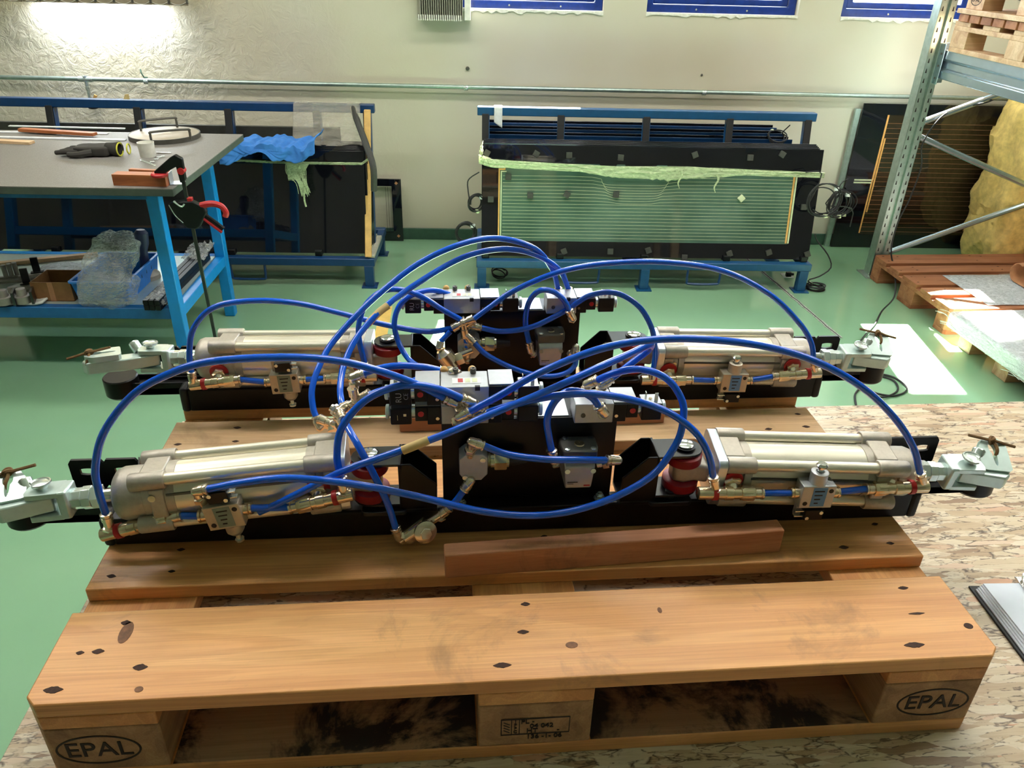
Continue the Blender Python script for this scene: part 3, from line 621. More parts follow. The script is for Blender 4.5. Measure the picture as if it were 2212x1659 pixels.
# pallet rack
PU, PV = 2.868, 3.765
t = thing('pallet_rack', 'galvanised pallet rack post with diagonal braces and a bright beam', 'rack', (PU+.04, PV, FZ))
def post(pu, pv):
    g = part('upright_post', MB().box(pu, pu+.028, pv, pv+.003, FZ, 1.9).box(pu, pu+.003, pv, pv+.075, FZ, 1.9).box(pu+.055, pu+.085, pv, pv+.003, FZ, 1.9).box(pu+.082, pu+.085, pv, pv+.075, FZ, 1.9).box(pu+.028, pu+.031, pv, pv+.02, FZ, 1.9).box(pu+.052, pu+.055, pv, pv+.02, FZ, 1.9).box(pu+.028, pu+.055, pv+.018, pv+.021, FZ, 1.9), 'galvanised', t)
    mb = MB()
    for k in range(50):
        z = FZ+.06+k*.05
        for uu in (pu+.010, pu+.066): mb.add([(uu, pv-.0008, z), (uu+.009, pv-.0008, z), (uu+.0065, pv-.0008, z+.022), (uu+.0025, pv-.0008, z+.022)], [(0, 1, 2, 3)])
    part('slot_row', mb, 'ink', g, stuff=True)
    mb = MB()
    for k in range(50):
        z = FZ+.05+k*.05; mb.lathe((pu+.0855, pv+.022, z), (1, 0, 0), [(0, .0045), (.0006, .0045)], 8); mb.lathe((pu+.0855, pv+.045, z+.014), (1, 0, 0), [(0, .003), (.0006, .003)], 8)
    part('hole_row', mb, 'ink', g, stuff=True)
    mb = MB()
    for k in range(44): z = FZ+.075+k*.05; mb.box(pu+.083, pu+.089, pv+.06, pv+.076, z, z+.012)
    part('tab_row', mb, 'galvanised_bright', g, stuff=True)
    f_ = part('foot_plate', MB().box(pu-.035, pu+.11, pv-.04, pv+.10, FZ, FZ+.005), 'galvanised', t, bev=.001)
    part('anchor_bolt', MB().hexn((pu-.015, pv-.02, FZ+.005), (0, 0, 1), .01, .010).cyl((pu-.015, pv-.02, FZ), (pu-.015, pv-.02, FZ+.03), .005), 'zinc', f_)
post(PU, PV); post(PU+1.05, PV)
for z0, z1 in ((-.65, -.25), (.045, -.31), (.115, .50), (.86, .56)):
    part('diagonal_brace', MB().tube([(PU+.085, PV+.045, z0), (PU+1.05, PV+.045, z1)], .017, 10, sub=1), 'galvanised_bright', t)
    part('brace_bolt', MB().hexn((PU+.088, PV+.02, z0), (0, -1, 0), .012, .008), 'zinc', t)
bu = PU+.07
part('shelf_beam', MB().prism([(bu, .36), (bu+.018, .355), (bu+.045, .36), (bu+.05, .40), (bu+.036, .41), (bu+.036, .45), (bu+.05, .46), (bu+.05, .495), (bu, .50), (bu-.002, .455), (bu+.008, .445), (bu+.008, .41), (bu-.002, .40)], .6, PV+.02, 'y'), 'galvanised_bright', t, bev=.003)
part('beam_connector', MB().box(bu-.012, bu+.05, PV+.005, PV+.012, .33, .53).box(bu-.012, bu-.006, PV-.05, PV+.012, .33, .53), 'galvanised_bright', t, bev=.003)
for z in (.36, .42, .48): part('connector_bolt', MB().lathe((bu-.012, PV-.025, z), (-1, 0, 0), [(0, .006), (.003, .005)], 8), 'dark_cap', t)
part('shelf_beam', MB().box(bu+1.0, bu+1.05, .6, PV+.02, .36, .50), 'galvanised_bright', t, bev=.003)

def pallet(label, loc, rot, mats, txt=True, cat='pallet', hall=False, nails=True, lx=1.2, group=None):
    t = thing('pallet', label, cat, loc, hall, group); L0 = V(loc)
    if rot: t.rotation_euler = (0, 0, rot+(ANG if hall else 0))
    X, Y, Z = loc; q = lambda mb: mb
    top, cross, blk, bot = mats
    ys = [(0, .145), (.186, .286), (.3275, .4725), (.514, .614), (.655, .8)]
    def ch(x0, x1, y0, y1, z0, z1, cf, cb, c=.013):
        poly = []
        poly += [(x0+c, y0), (x1-c, y0), (x1, y0+c)] if cf else [(x0, y0), (x1, y0)]
        poly += [(x1, y1-c), (x1-c, y1), (x0+c, y1), (x0, y1-c)] if cb else [(x1, y1), (x0, y1)]
        if cf: poly += [(x0, y0+c)]
        return MB(T_(L0)).prism(poly, z0, z1)
    def cut(x0, x1, y0, y1, z0, z1, c=.013):                          # cut off only the corners that are corners of the whole pallet
        P = []
        for cx, cy, d1, d2 in ((x0, y0, (0, 1), (1, 0)), (x1, y0, (-1, 0), (0, 1)), (x1, y1, (0, -1), (-1, 0)), (x0, y1, (1, 0), (0, -1))):
            if cx in (0, lx) and cy in (0, .8) or (abs(cx-lx) < 1e-6 and cy in (0, .8)): P += [(cx+d1[0]*c, cy+d1[1]*c), (cx+d2[0]*c, cy+d2[1]*c)]
            else: P.append((cx, cy))
        return MB(T_(L0)).prism(P, z0, z1)
    for i, (a, b) in enumerate(ys):
        g = part('board', ch(0, lx, a, b, .122, .144, i == 0, i == 4), top if i != 3 or top != 'pine_board' else 'pine_board_grey', t, bev=.002)
        if nails and not (i == 0 and txt):
            cols = [(.03, .115), (.57, .64), (lx-.115, lx-.03)]
            rd = random.Random(i*7+int(abs(X)*10))
            for c in cols:
                for xx, f_ in ((c[0], .25), (c[1], .75), (c[0]+.012, .8) if b-a > .12 else (c[1], .3)):
                    mb = MB(T_(L0+V((xx+rd.uniform(-.01, .01), a+(b-a)*f_, .144)))@MX.Rotation(rd.uniform(-.2, .2), 4, 'Z'))
                    r1 = rd.uniform(.0035, .0055)
                    mb.prism([(r1*(1.45 if abs(math.cos(k*PI/5)) > .99 else 1)*math.cos(k*PI/5), r1*.75*math.sin(k*PI/5)) for k in range(10)], -.0005, .0005)
                    part('nail_pit', mb, 'nail_hole', g)
    for a in (0, .5275, lx-.145): part('cross_board', cut(a, a+.145, 0, .8, .100, .122), cross, t, bev=.002)
    for a in (0, .5275, lx-.145):
        for k, (b0, b1) in enumerate(((0, .10), (.3275, .4725), (.70, .80))):
            g = part('block', cut(a, a+.145, b0, b1, .022, .100), blk, t, bev=.0025)
            if txt and k == 0:
                cx = a+.0725
                if a == .5275:
                    F_ = T_(L0+V((cx, -.0008, .058)))@FRONT
                    mb = MB(T_(L0+V((cx, -.0008, .058)))); ln = lambda x0, z0, x1, z1, h=.0012: mb.add([(x0, 0, z0-h*abs(x1-x0 > 0)), (x1, 0, z1-h*abs(x1-x0 > 0)), (x1+h*(abs(z1-z0) > .001), 0, z1+h*(abs(x1-x0) > .001)), (x0+h*(abs(z1-z0) > .001), 0, z0+h*(abs(x1-x0) > .001))], [(0, 1, 2, 3)])
                    for A in ((-.044, -.014, .044, -.014), (-.044, .015, .044, .015), (-.044, -.014, -.044, .015), (.043, -.014, .043, .015), (-.031, -.014, -.031, .015), (-.021, -.014, -.021, .015)): ln(*A)
                    for z in (-.009, -.004, .001, .006): ln(-.041, z+.004, -.033, z-.001, .0008)
                    part('stamp', mb, 'ink', g)
                    for s_, xx, zz, sz in (('I', -.0255, .0105, .007), ('P', -.0255, .004, .007), ('P', -.0255, -.0025, .007), ('C', -.0255, -.009, .007), ('PL -', -.010, .0095, .011), ('04 042', .008, .0005, .011), ('HT        -', .010, -.0085, .011), ('136 -1- 06', .012, -.020, .011)):
                        text(g, s_, sz, F_@T_((xx, zz, 0)), off=.0001)
                else:
                    F_ = T_(L0+V((cx-(.005 if a == 0 else -.003), -.0006, .060)))@FRONT
                    part('stamp', MB(T_(L0+V((cx-(.005 if a == 0 else -.003), 0, .060)))).ring(ell(0, 0, .050, .0262), ell(0, 0, .0475, .0238), -.0006, .0002, 'y'), 'ink', g)
                    text(g, 'EPAL', .036, F_, width=.076, off=.0001)
    for i, (a, b) in enumerate(((0, .10), (.3275, .4725), (.70, .80))):
        part('skid_board', ch(0, lx, a, b, 0, .022, i == 0, i == 2), bot, t, bev=.002)
    return t
pallet('old reddish pallet lying on the green floor under the rack', (3.06, 2.785, FZ), 0, ('old_pallet',)*4, txt=False)
t = thing('shelf_pallet', 'pale pallet resting on the bright beam of the rack', 'pallet', (2.93, 2.50, .505))
# the pallet on the rack: seen end on
for k in range(5):
    part('board', MB().box(2.90+0*k, 3.75, 2.50+k*.25, 2.50+k*.25+.14, .625, .645), 'pale_wood', t, bev=.002)
for k in range(3):
    a = (2.50, 3.02, 3.50)[k]
    for bu_ in (2.90, 3.26, 3.62):
        part('block', MB().box(bu_, bu_+.10, a, a+.14, .525, .603), 'pale_wood', t, bev=.002)
for bu_ in (2.90, 3.26, 3.62):
    part('skid_board', MB().box(bu_, bu_+.10, 2.50, 3.64, .503, .525), 'pale_wood', t, bev=.002)
    part('cross_board', MB().box(bu_, bu_+.10, 2.50, 3.64, .603, .625), 'pale_wood', t, bev=.002)
for k in range(11):
    v_ = 2.52+k*.10
    solo('lath', MB().box(2.89, 3.60, v_, v_+.085, .646, .680), 'old_pallet', '%s reddish lath between the rack pallets, counted from the near end' % ORD[k], 'lath', (2.9, v_, .646), group='laths between the rack pallets', bev=.002)
t = thing('shelf_pallet', 'upper pallet with a stamped block stacked on the laths of the rack', 'pallet', (2.93, 2.50, .682))
part('skid_board', MB().box(2.88, 3.70, 2.48, 3.62, .682, .704), 'pale_wood', t, bev=.002)
for k in range(3):
    a = (2.50, 3.02, 3.44)[k]
    for bu_ in (2.90, 3.26, 3.60):
        g = part('block', MB().box(bu_, bu_+.10, a, a+.145, .704, .79), 'pale_wood', t, bev=.002)
        if bu_ == 2.90 and k == 2:
            part('stamp', MB().ring(ell(a+.07, .747, .045, .026), ell(a+.07, .747, .042, .023), 2.8985, 2.8995, 'x'), 'ink', g)
            text(g, 'EPAL', .03, T_((2.8985, a+.07, .747))@MX.Rotation(-PI/2, 4, 'Z')@FRONT, width=.07)
part('deck_board', MB().box(2.88, 3.70, 2.48, 3.62, .79, .812), 'pale_wood', t, bev=.002)
# insulation rolls
def lump(cx, cy, cz, sx, sy, sz, amp=.03, n=14, sd=0):
    b = bmesh.new(); bmesh.ops.create_cube(b, size=2); bmesh.ops.subdivide_edges(b, edges=b.edges[:], cuts=n, use_grid_fill=True)
    mb = MB(); vs = []
    for v in b.verts:
        p = v.co.copy(); l = (abs(p.x)**6+abs(p.y)**6+abs(p.z)**6)**(1/6); p = p/l
        q = V((p.x*sx, p.y*sy, p.z*sz)); q += q.normalized()*amp*(noise.noise(q*6+V((sd, 0, 0)))+.5*noise.noise(q*18)+.3*noise.noise(q*45))
        vs.append(q+V((cx, cy, cz)))
    mb.add(vs, [[v.index for v in f.verts] for f in b.faces]); b.free(); return mb
solo('insulation_roll', lump(3.92, 4.02, -.27, .30, .22, .50, .045, 26), 'insulation', 'yellow glass wool batt standing behind the rack post', 'insulation', (3.9, 4.0, FZ))
solo('insulation_roll', lump(4.10, 3.58, -.35, .28, .15, .42, .04, 26, 5), 'insulation', 'second yellow glass wool batt leaning in front of the taller one', 'insulation', (4.1, 3.58, FZ))
# film wrapped stack on its own pallet in front of the reddish one
wx, wy, wz = 2.98, 1.95, FZ
t = thing('wrapped_stack', 'film wrapped stack of white sheets on blocks in the sunshine', 'stack', (3.3, 2.3, FZ), False)
for k in range(3):
    for j in range(2): part('block', MB().box(wx+.08+j*.55, wx+.18+j*.55, wy+.05+k*.28, wy+.15+k*.28, FZ, FZ+.085), 'pale_wood', t, bev=.002)
part('skid', MB().box(wx+.04, wx+.9, wy+.02, wy+.72, FZ+.085, FZ+.105), 'old_pallet', t)
part('wrapped_sheets', MB(T_((wx+.45, wy+.37, 0))@MX.Rotation(.03, 4, 'Z')).box(-.45, .5, -.37, .37, FZ+.105, FZ+.185), 'wrap_film', t, bev=.015, seg=3)
part('sheets', MB().box(wx+.02, wx+.90, wy+.02, wy+.70, FZ+.107, FZ+.175), 'label_white', t)
mb = MB()
for k in range(26):
    y_ = wy+.02+random.random()*.7; z_ = FZ+.11+random.random()*.07
    mb.tube([(wx-.01, y_, z_), (wx-.018, y_+.05, z_+.01), (wx-.012, y_+.12, z_-.01)], .0012, 4, sub=3)
part('film_wrinkle', mb, 'wrap_film', t, stuff=True)
# kraft sheets and cardboard on the floor pallet
PZ = FZ+.144
def ks(a, b): return (3.28+.75*a, 2.82+.42*b, PZ+.004+.004*noise.noise(V((a*4, b*4, 0))))
solo('film_sheet', MB().grid(ks, 20, 12), 'wrap_film', 'flat sheet of clear film lying on the reddish floor pallet', 'film', (3.5, 3, PZ), hall=False, thick=.001)
def kr(a, b):
    t_ = b*2.4; r_ = .05+.01*a
    if b < .45: return (3.62+.6*a, 3.02+.10*b/.45+.05*a, PZ+.012)
    t_ = (b-.45)/.55*PI*1.15; return (3.62+.6*a, 3.12+.05*a+r_*math.sin(t_), PZ+.012+r_*(1-math.cos(t_)))
solo('kraft_sheet', MB().grid(kr, 12, 30), 'kraft_paper', 'brown kraft card curling up on the reddish floor pallet', 'cardboard', (3.8, 3.1, PZ), hall=False, thick=.003)
solo('cardboard_sheet', MB(T_((3.86, 3.22, PZ+.01))@MX.Rotation(.2, 4, 'Z')@MX.Rotation(-.25, 4, 'X')).box(-.18, .30, 0, .25, 0, .004), 'cast_alu', 'grey brown sheet lying behind the curling kraft card', 'cardboard', (3.9, 3.3, PZ), hall=False)
# floor cable from the rack
pts = [(2150, 232, 0), (2120, 240, 0), (2070, 260, 0)]
cp = [RA@V((PU+.62, PV+.02, .31)), RA@V((PU+.50, PV+.07, .255)), RA@V((PU+.40, PV+.01, .235)), RA@V((PU+.28, PV+.06, .19)), RA@V((PU+.17, PV+.01, .15)), RA@bv(1993, 310, PV-.0), RA@bv(1990, 360, PV), RA@bv(1965, 430, PV-.02), RA@bv(1940, 480, PV-.04), yp(1925, 540, 3.5), yp(1933, 590, 3.42), yp(1932, 640, 3.1), zp(1905, 672, FZ+.006), zp(1890, 700, FZ+.006), zp(1868, 725, FZ+.006), zp(1856, 745, FZ+.006), zp(1860, 775, FZ+.006), zp(1875, 800, FZ+.006), zp(1930, 815, FZ+.006), zp(1960, 840, FZ+.006), zp(1930, 855, FZ+.006), zp(1880, 845, FZ+.006), zp(1862, 825, FZ+.006), zp(1890, 812, FZ+.006), zp(1930, 822, FZ+.006), zp(1938, 845, FZ+.006), zp(1900, 858, FZ+.01), zp(1870, 835, FZ+.006), zp(1848, 850, FZ+.006), zp(1850, 880, FZ+.006), zp(1860, 930, FZ+.006)]
solo('floor_cable', MB().tube(cp, .0045, 6, sub=6), 'black_rubber', 'grey cable hanging from the rack brace and looping across the floor', 'cable', cp[14], hall=False)

# ================================================================ WORKBENCH
BT = .10; BU = -.64; BV0, BV1 = 2.308, 3.273
t = thing('workbench', 'bright blue steel workbench with a grey topped board and a low shelf', 'table', (-1.4, 2.8, FZ))
part('tabletop', MB().box(-2.4, BU, BV0, BV1, BT-.030, BT-.003), 'bench_edge', t, bev=.002)
part('table_mat', MB().box(-2.4, BU, BV0, BV1, BT-.003, BT), 'bench_mat', t, label='grey speckled table covering')
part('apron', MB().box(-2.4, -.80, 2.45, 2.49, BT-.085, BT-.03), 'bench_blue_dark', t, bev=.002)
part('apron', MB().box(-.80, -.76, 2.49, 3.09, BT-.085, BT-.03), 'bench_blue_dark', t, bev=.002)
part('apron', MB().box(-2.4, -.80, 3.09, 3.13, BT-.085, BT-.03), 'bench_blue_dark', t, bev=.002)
for vv in (2.45, 3.09):
    for uu in (-.81, -2.35): part('leg', MB().box(uu, uu+.05, vv, vv+.05, FZ, BT-.03), 'bench_blue', t, bev=.004)
SZ = -.455
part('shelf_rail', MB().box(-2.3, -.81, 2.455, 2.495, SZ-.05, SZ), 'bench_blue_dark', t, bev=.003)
part('shelf_rail', MB().box(-2.3, -.81, 3.095, 3.135, SZ-.05, SZ), 'bench_blue', t, bev=.003)
part('shelf_rail', MB().box(-.805, -.765, 2.50, 3.09, SZ-.05, SZ), 'bench_blue', t, bev=.003)
part('shelf_plate', MB().box(-2.32, -.81, 2.47, 3.12, SZ-.012, SZ-.001), 'zinc_white', t)
def onb(px, py, z=BT): return bz(px, py, z)
# round lid with two handles
c = onb(357, 297)
t = thing('round_lid', 'round metal lid with two dark wire handles on the workbench', 'lid', (c.x, c.y, BT))
part('disc', MB().lathe((c.x, c.y, BT), (0, 0, 1), [(0, .150), (.004, .155), (.018, .155), (.020, .152)], 48), 'pan_metal', t)
part('rim', MB().ring(ell(c.x, c.y, .158, .158), ell(c.x, c.y, .153, .153), BT, BT+.021), 'dark_cap', t)
for p0, p1 in (((305, 283), (383, 275)), ((328, 308), (412, 301))):
    a, b = onb(*p0, BT+.02), onb(*p1, BT+.02); h = V((0, 0, .045))
    part('handle', MB().tube([a, a+h*.8, a+h+(b-a)*.07, b+h-(b-a)*.07, b+h*.8, b], .0055, 8, sub=4), 'dark_cap', t)
# cup
c = onb(320, 338)
t = thing('plastic_cup', 'small white plastic cup on the workbench in front of the lid', 'cup', (c.x, c.y, BT))
part('cup_wall', MB().lathe((c.x, c.y, BT), (0, 0, 1), [(0, .030), (.002, .031), (.058, .034), (.060, .0345), (.060, .0325), (.010, .029), (.008, .001)], 24), 'white_plastic', t)
# gloves
c = onb(215, 335)
t = thing('work_glove', 'dark work glove with yellow hem lying on the workbench', 'glove', (c.x, c.y, BT))
part('palm', lump(c.x-.02, c.y, BT+.022, .075, .045, .02, .008, 10), 'glove_dark', t)
for k in range(4):
    part('finger', MB().tube([(c.x-.07, c.y-.035+k*.022, BT+.018), (c.x-.12, c.y-.04+k*.024, BT+.02), (c.x-.165+.01*k, c.y-.03+k*.022, BT+.014)], lambda q: .0125-.003*q, 8), 'glove_dark', t)
part('thumb', MB().tube([(c.x-.01, c.y-.04, BT+.02), (c.x-.06, c.y-.065, BT+.016), (c.x-.10, c.y-.062, BT+.014)], lambda q: .014-.003*q, 8), 'glove_dark', t)
part('cuff', MB().lathe((c.x+.04, c.y, BT+.028), (1, -.15, 0), [(0, .024), (.03, .026), (.055, .030)], 14, cap=False), 'glove_dark', t, thick=.003)
part('yellow_hem', MB().tube([V((c.x+.095, c.y-.008, BT+.028))+V((0, .031*math.cos(k*PI/6), .026*math.sin(k*PI/6))) for k in range(12)], .003, 6, close=True), 'glove_yellow', t)
part('yellow_hem', MB().tube([V((c.x+.115, c.y+.03, BT+.022))+V((0, .018*math.cos(k*PI/6), .020*math.sin(k*PI/6))) for k in range(12)], .003, 6, close=True), 'glove_yellow', t)
# strips lying on the bench
def strip(name, label, cat, p0, p1, w, h, mt, z=BT, group=None, bev=.001):
    a, b = onb(*p0, z), onb(*p1, z); d = b-a; an = math.atan2(d.y, d.x)
    mb = MB(T_(a)@MX.Rotation(an, 4, 'Z')).box(0, d.length, -w/2, w/2, 0, h)
    return solo(name, mb, mt, label, cat, a, group=group, bev=bev)
strip('white_strip', 'long white plastic strip nearest the lid on the workbench', 'strip', (-60, 296), (272, 304), .022, .006, 'label_white')
strip('white_strip', 'white plastic strip under the brown slat on the workbench', 'strip', (-60, 285), (233, 290), .022, .005, 'label_white')
strip('white_strip', 'white plastic strip at the far edge of the workbench', 'strip', (20, 273), (270, 279), .018, .005, 'label_white')
strip('wood_offcut', 'brown wooden slat lying across the white strips', 'offcut', (45, 283), (206, 293), .035, .014, 'brown_wood', BT+.007)
strip('metal_profile', 'short metal profile end at the left edge of the workbench', 'profile', (-60, 305), (70, 311), .04, .012, 'pale_wood')
strip('brown_block', 'large reddish brown wooden block clamped at the workbench corner', 'block', (252, 397), (366, 400), .05, .042, 'brown_wood')
strip('wood_offcut', 'thin wooden slat behind the clamped block', 'offcut', (282, 374), (368, 378), .02, .018, 'brown_wood')
c = onb(372, 396); solo('metal_angle', MB(T_(c)@MX.Rotation(.1, 4, 'Z')).box(-.003, 0, -.026, .026, 0, .045).box(0, .045, -.026, .026, 0, .003), 'alu_plate', 'shiny metal angle at the end of the clamped block', 'bracket', c, bev=.001)
strip('steel_ruler', 'short steel rule lying behind the wooden block', 'ruler', (304, 346), (335, 358), .012, .002, 'zinc')
strip('drill_bit', 'thin drill bit lying right of the white cup', 'drill bit', (338, 331), (370, 332), .006, .005, 'steel_shiny')
for k, (px, py) in enumerate([(326, 352), (335, 346), (341, 342), (348, 340)]):
    c = onb(px, py); solo('screw', MB().cyl(c+V((0, 0, .004)), c+V((.014, .006, .004)), .0025, 6).cyl(c+V((0, 0, .004)), c+V((-.003, -.001, .004)), .005, 8), 'zinc', '%s loose screw behind the wooden block, counted from the left' % ORD[k], 'screw', c, group='loose screws on the workbench')
# clamp
CB = V((-.60, 2.335, 0))
t = thing('bar_clamp', 'black and red trigger bar clamp fixed to the workbench corner', 'clamp', (CB.x, CB.y, -.55))
Tc = T_((CB.x, CB.y, 0))@MX.Rotation(.05, 4, 'X')
part('bar', MB(Tc).box(-.009, .004, -.004, .004, -.74, .20), 'black_steel', t, bev=.001)
mb = MB()
for k in range(5): mb.lathe((CB.x-.002, CB.y+.030, -.60+.035*k-.01), (0, -1, 0), [(0, .003), (.001, .003)], 8)
part('fixed_jaw', MB(Tc).prism([(-.012, .225), (.012, .21), (.010, .13), (-.012, .12), (-.016, .18), (-.075, .148), (-.10, .146), (-.10, .162), (-.03, .215)], -.010, .010, 'y'), 'black_plastic', t, bev=.003)
part('jaw_pad', MB(Tc).lathe((-.085, 0, .143), (0, 0, 1), [(0, .030), (.008, .031), (.012, .026)], 16), 'red_plastic', t, label='red jaw pad')
part('jaw_knob', MB(Tc).lathe((0, -.014, .165), (0, 1, 0), [(0, .013), (.028, .013)], 12), 'red_plastic', t, label='red adjusting knob')
part('jaw_body', MB(Tc).prism([(-.075, .035), (-.05, .048), (.02, .05), (.055, .03), (.065, .005), (.03, -.05), (.012, -.062), (-.02, -.058), (-.045, -.03)], -.013, .013, 'y'), 'black_plastic', t, bev=.005)
part('upper_handle', MB(Tc).tube([(.045, 0, .030), (.085, 0, .038), (.12, 0, .030), (.135, 0, .005), (.13, 0, -.012)], lambda q: .013-.002*q, 10), 'red_plastic', t, label='red curved pistol handle')
part('trigger', MB(Tc).tube([(.05, 0, -.005), (.085, 0, -.035), (.115, 0, -.062)], .009, 8), 'black_plastic', t)
part('trigger_edge', MB(Tc).tube([(.045, -.004, -.018), (.078, -.004, -.048), (.108, -.004, -.075)], .006, 8), 'red_plastic', t, label='red trigger edge')
part('release_knob', MB(Tc).box(.0, .018, -.010, .010, .048, .062), 'red_plastic', t, bev=.002)
part('steel_spring', MB(Tc).tube([(-.07, -.012, .035), (-.055, -.012, -.005), (-.03, -.012, -.035)], .002, 6).tube([(-.05, -.012, .05), (-.025, -.012, .03), (-.01, -.012, .04)], .004, 6), 'zinc', t)
# ---- shelf goods
def ons(px, py, z=SZ): return bz(px, py, z)
a, b = ons(75, 650), ons(157, 655)
t = thing('cardboard_box', 'small open brown cardboard box on the bench shelf', 'box', (a.x, a.y, SZ))
w, d_, h = b.x-a.x, .15, .085
part('box_wall', MB(T_((a.x, a.y, SZ))).ring([(0, 0), (w, 0), (w, d_), (0, d_)], [(.004, .004), (w-.004, .004), (w-.004, d_-.004), (.004, d_-.004)], 0, h).box(0, w, 0, d_, 0, .004), 'cardboard', t)
part('tape_strip', MB(T_((a.x, a.y, SZ))).box(w*.42, w*.55, -.001, 0, 0, h), 'kraft_paper', t)
a = ons(163, 655)
t = thing('storage_bin', 'blue plastic storage bin on the bench shelf full of wrapped parts', 'box', (a.x, a.y, SZ))
B_ = T_((a.x, a.y, SZ)); w, d_, h = .235, .36, .10
part('bin_wall', MB(B_).add([(x*s_+w/2*(1-s_), y*s_+d_/2*(1-s_), z) for z, s_ in ((0, .90), (h, 1.0)) for x, y in ((0, 0), (w, 0), (w, d_), (0, d_))]+[(x*s_+w/2*(1-s_), y*s_+d_/2*(1-s_), z) for z, s_ in ((.004, .87), (h, .965)) for x, y in ((0, 0), (w, 0), (w, d_), (0, d_))],
     [(0, 3, 2, 1), (0, 1, 5, 4), (1, 2, 6, 5), (2, 3, 7, 6), (3, 0, 4, 7), (8, 9, 10, 11), (8, 12, 13, 9), (9, 13, 14, 10), (10, 14, 15, 11), (11, 15, 12, 8), (4, 5, 13, 12), (5, 6, 14, 13), (6, 7, 15, 14), (7, 4, 12, 15)]), 'bin_blue', t, bev=.002)
part('bin_rim', MB(B_).ring(rrect(-.008, w+.008, -.008, d_+.008, .012), rrect(.003, w-.003, .003, d_-.003, .010), h-.008, h), 'bin_blue', t)
for k in range(5): part('bin_slot', MB(B_).box(w-.0055, w-.0035, .05+k*.055, .056+k*.055, .055, .085), 'frame_navy', t)
def bag(name, label, cx, cy, cz, sx, sy, sz, sd, amp=.03, mt='clear_bag', tilt=0):
    mb = lump(0, 0, 0, sx, sy, sz, amp, 16, sd); Tt = T_((cx, cy, cz))@MX.Rotation(tilt, 4, 'Y'); mb.v = [Tt@v for v in mb.v]
    return solo(name, mb, mt, label, 'bag', (cx, cy, cz))
q = ons(250, 600, SZ+.10)
bag('plastic_bag', 'large crinkled clear plastic bag standing in the blue bin', q.x, q.y-.02, SZ+.155, .075, .09, .15, 3, .045, tilt=.45)
q = bv(225, 655, 2.46)
bag('plastic_bag', 'crumpled clear bag hanging over the front of the blue bin', q.x+.01, 2.52, SZ+.065, .11, .05, .055, 9, .04)
q = ons(150, 585, SZ+.02)
bag('plastic_bag', 'flat milky plastic bag behind the cardboard box', q.x, q.y, SZ+.02, .13, .07, .015, 15, .03, 'wrap_film')
# cordless tool
q = ons(318, 600, SZ)
t = thing('cordless_screwdriver', 'navy blue power tool standing behind the near bench leg', 'tool', (q.x, q.y, SZ))
part('tool_body', MB().lathe((q.x, q.y, SZ+.04), (.05, .1, 1), [(0, .022), (.03, .02), (.09, .019), (.12, .028), (.17, .030), (.185, .018)], 16), 'drill_navy', t)
part('tool_base', MB().lathe((q.x+.005, q.y, SZ), (0, 0, 1), [(0, .055), (.02, .055), (.04, .035), (.045, .02)], 20), 'machined_grey', t)
# bundle of profiles wrapped in film
a, b = ons(330, 672), ons(440, 560); d = b-a; an = math.atan2(d.y, d.x)
for k in range(6):
    Tm = T_((a.x, a.y, SZ))@MX.Rotation(an, 4, 'Z')
    solo('black_profile', MB(Tm).box(0, d.length, -.035+(k % 3)*.024, -.014+(k % 3)*.024, .002+(k//3)*.024, .024+(k//3)*.024), 'black_plastic', '%s black square profile in the film wrapped bundle on the bench shelf' % ['lower left', 'lower middle', 'lower right', 'upper left', 'upper middle', 'upper right'][k], 'profile', a, group='black profiles in the bundle on the bench shelf', bev=.001)
mb = MB(Tm).grid(lambda u_, v_: (.01+.16*u_, (-.045+.09*v_)+.004*noise.noise(V((u_*9, v_*9, 0))), .052+.010*noise.noise(V((u_*12, v_*7, 1)))-.03*(abs(v_-.5)*2)**4), 26, 16)
mb2 = MB(Tm).grid(lambda u_, v_: (d.length-.14+.17*u_, (-.06+.11*v_), .055+.03*noise.noise(V((u_*6, v_*7, 8)))+.02*u_), 22, 14)
solo('stretch_film_wrap', mb, 'clear_bag', 'torn clear film round the near end of the black profile bundle', 'film', a, thick=.0006)
solo('stretch_film_wrap', mb2, 'clear_bag', 'torn clear film round the far end of the black profile bundle', 'film', b, thick=.0006)
strip('shelf_lath', 'long pale wooden lath lying diagonally on the bench shelf', 'lath', (-80, 582), (212, 553), .03, .018, 'pale_wood', SZ)
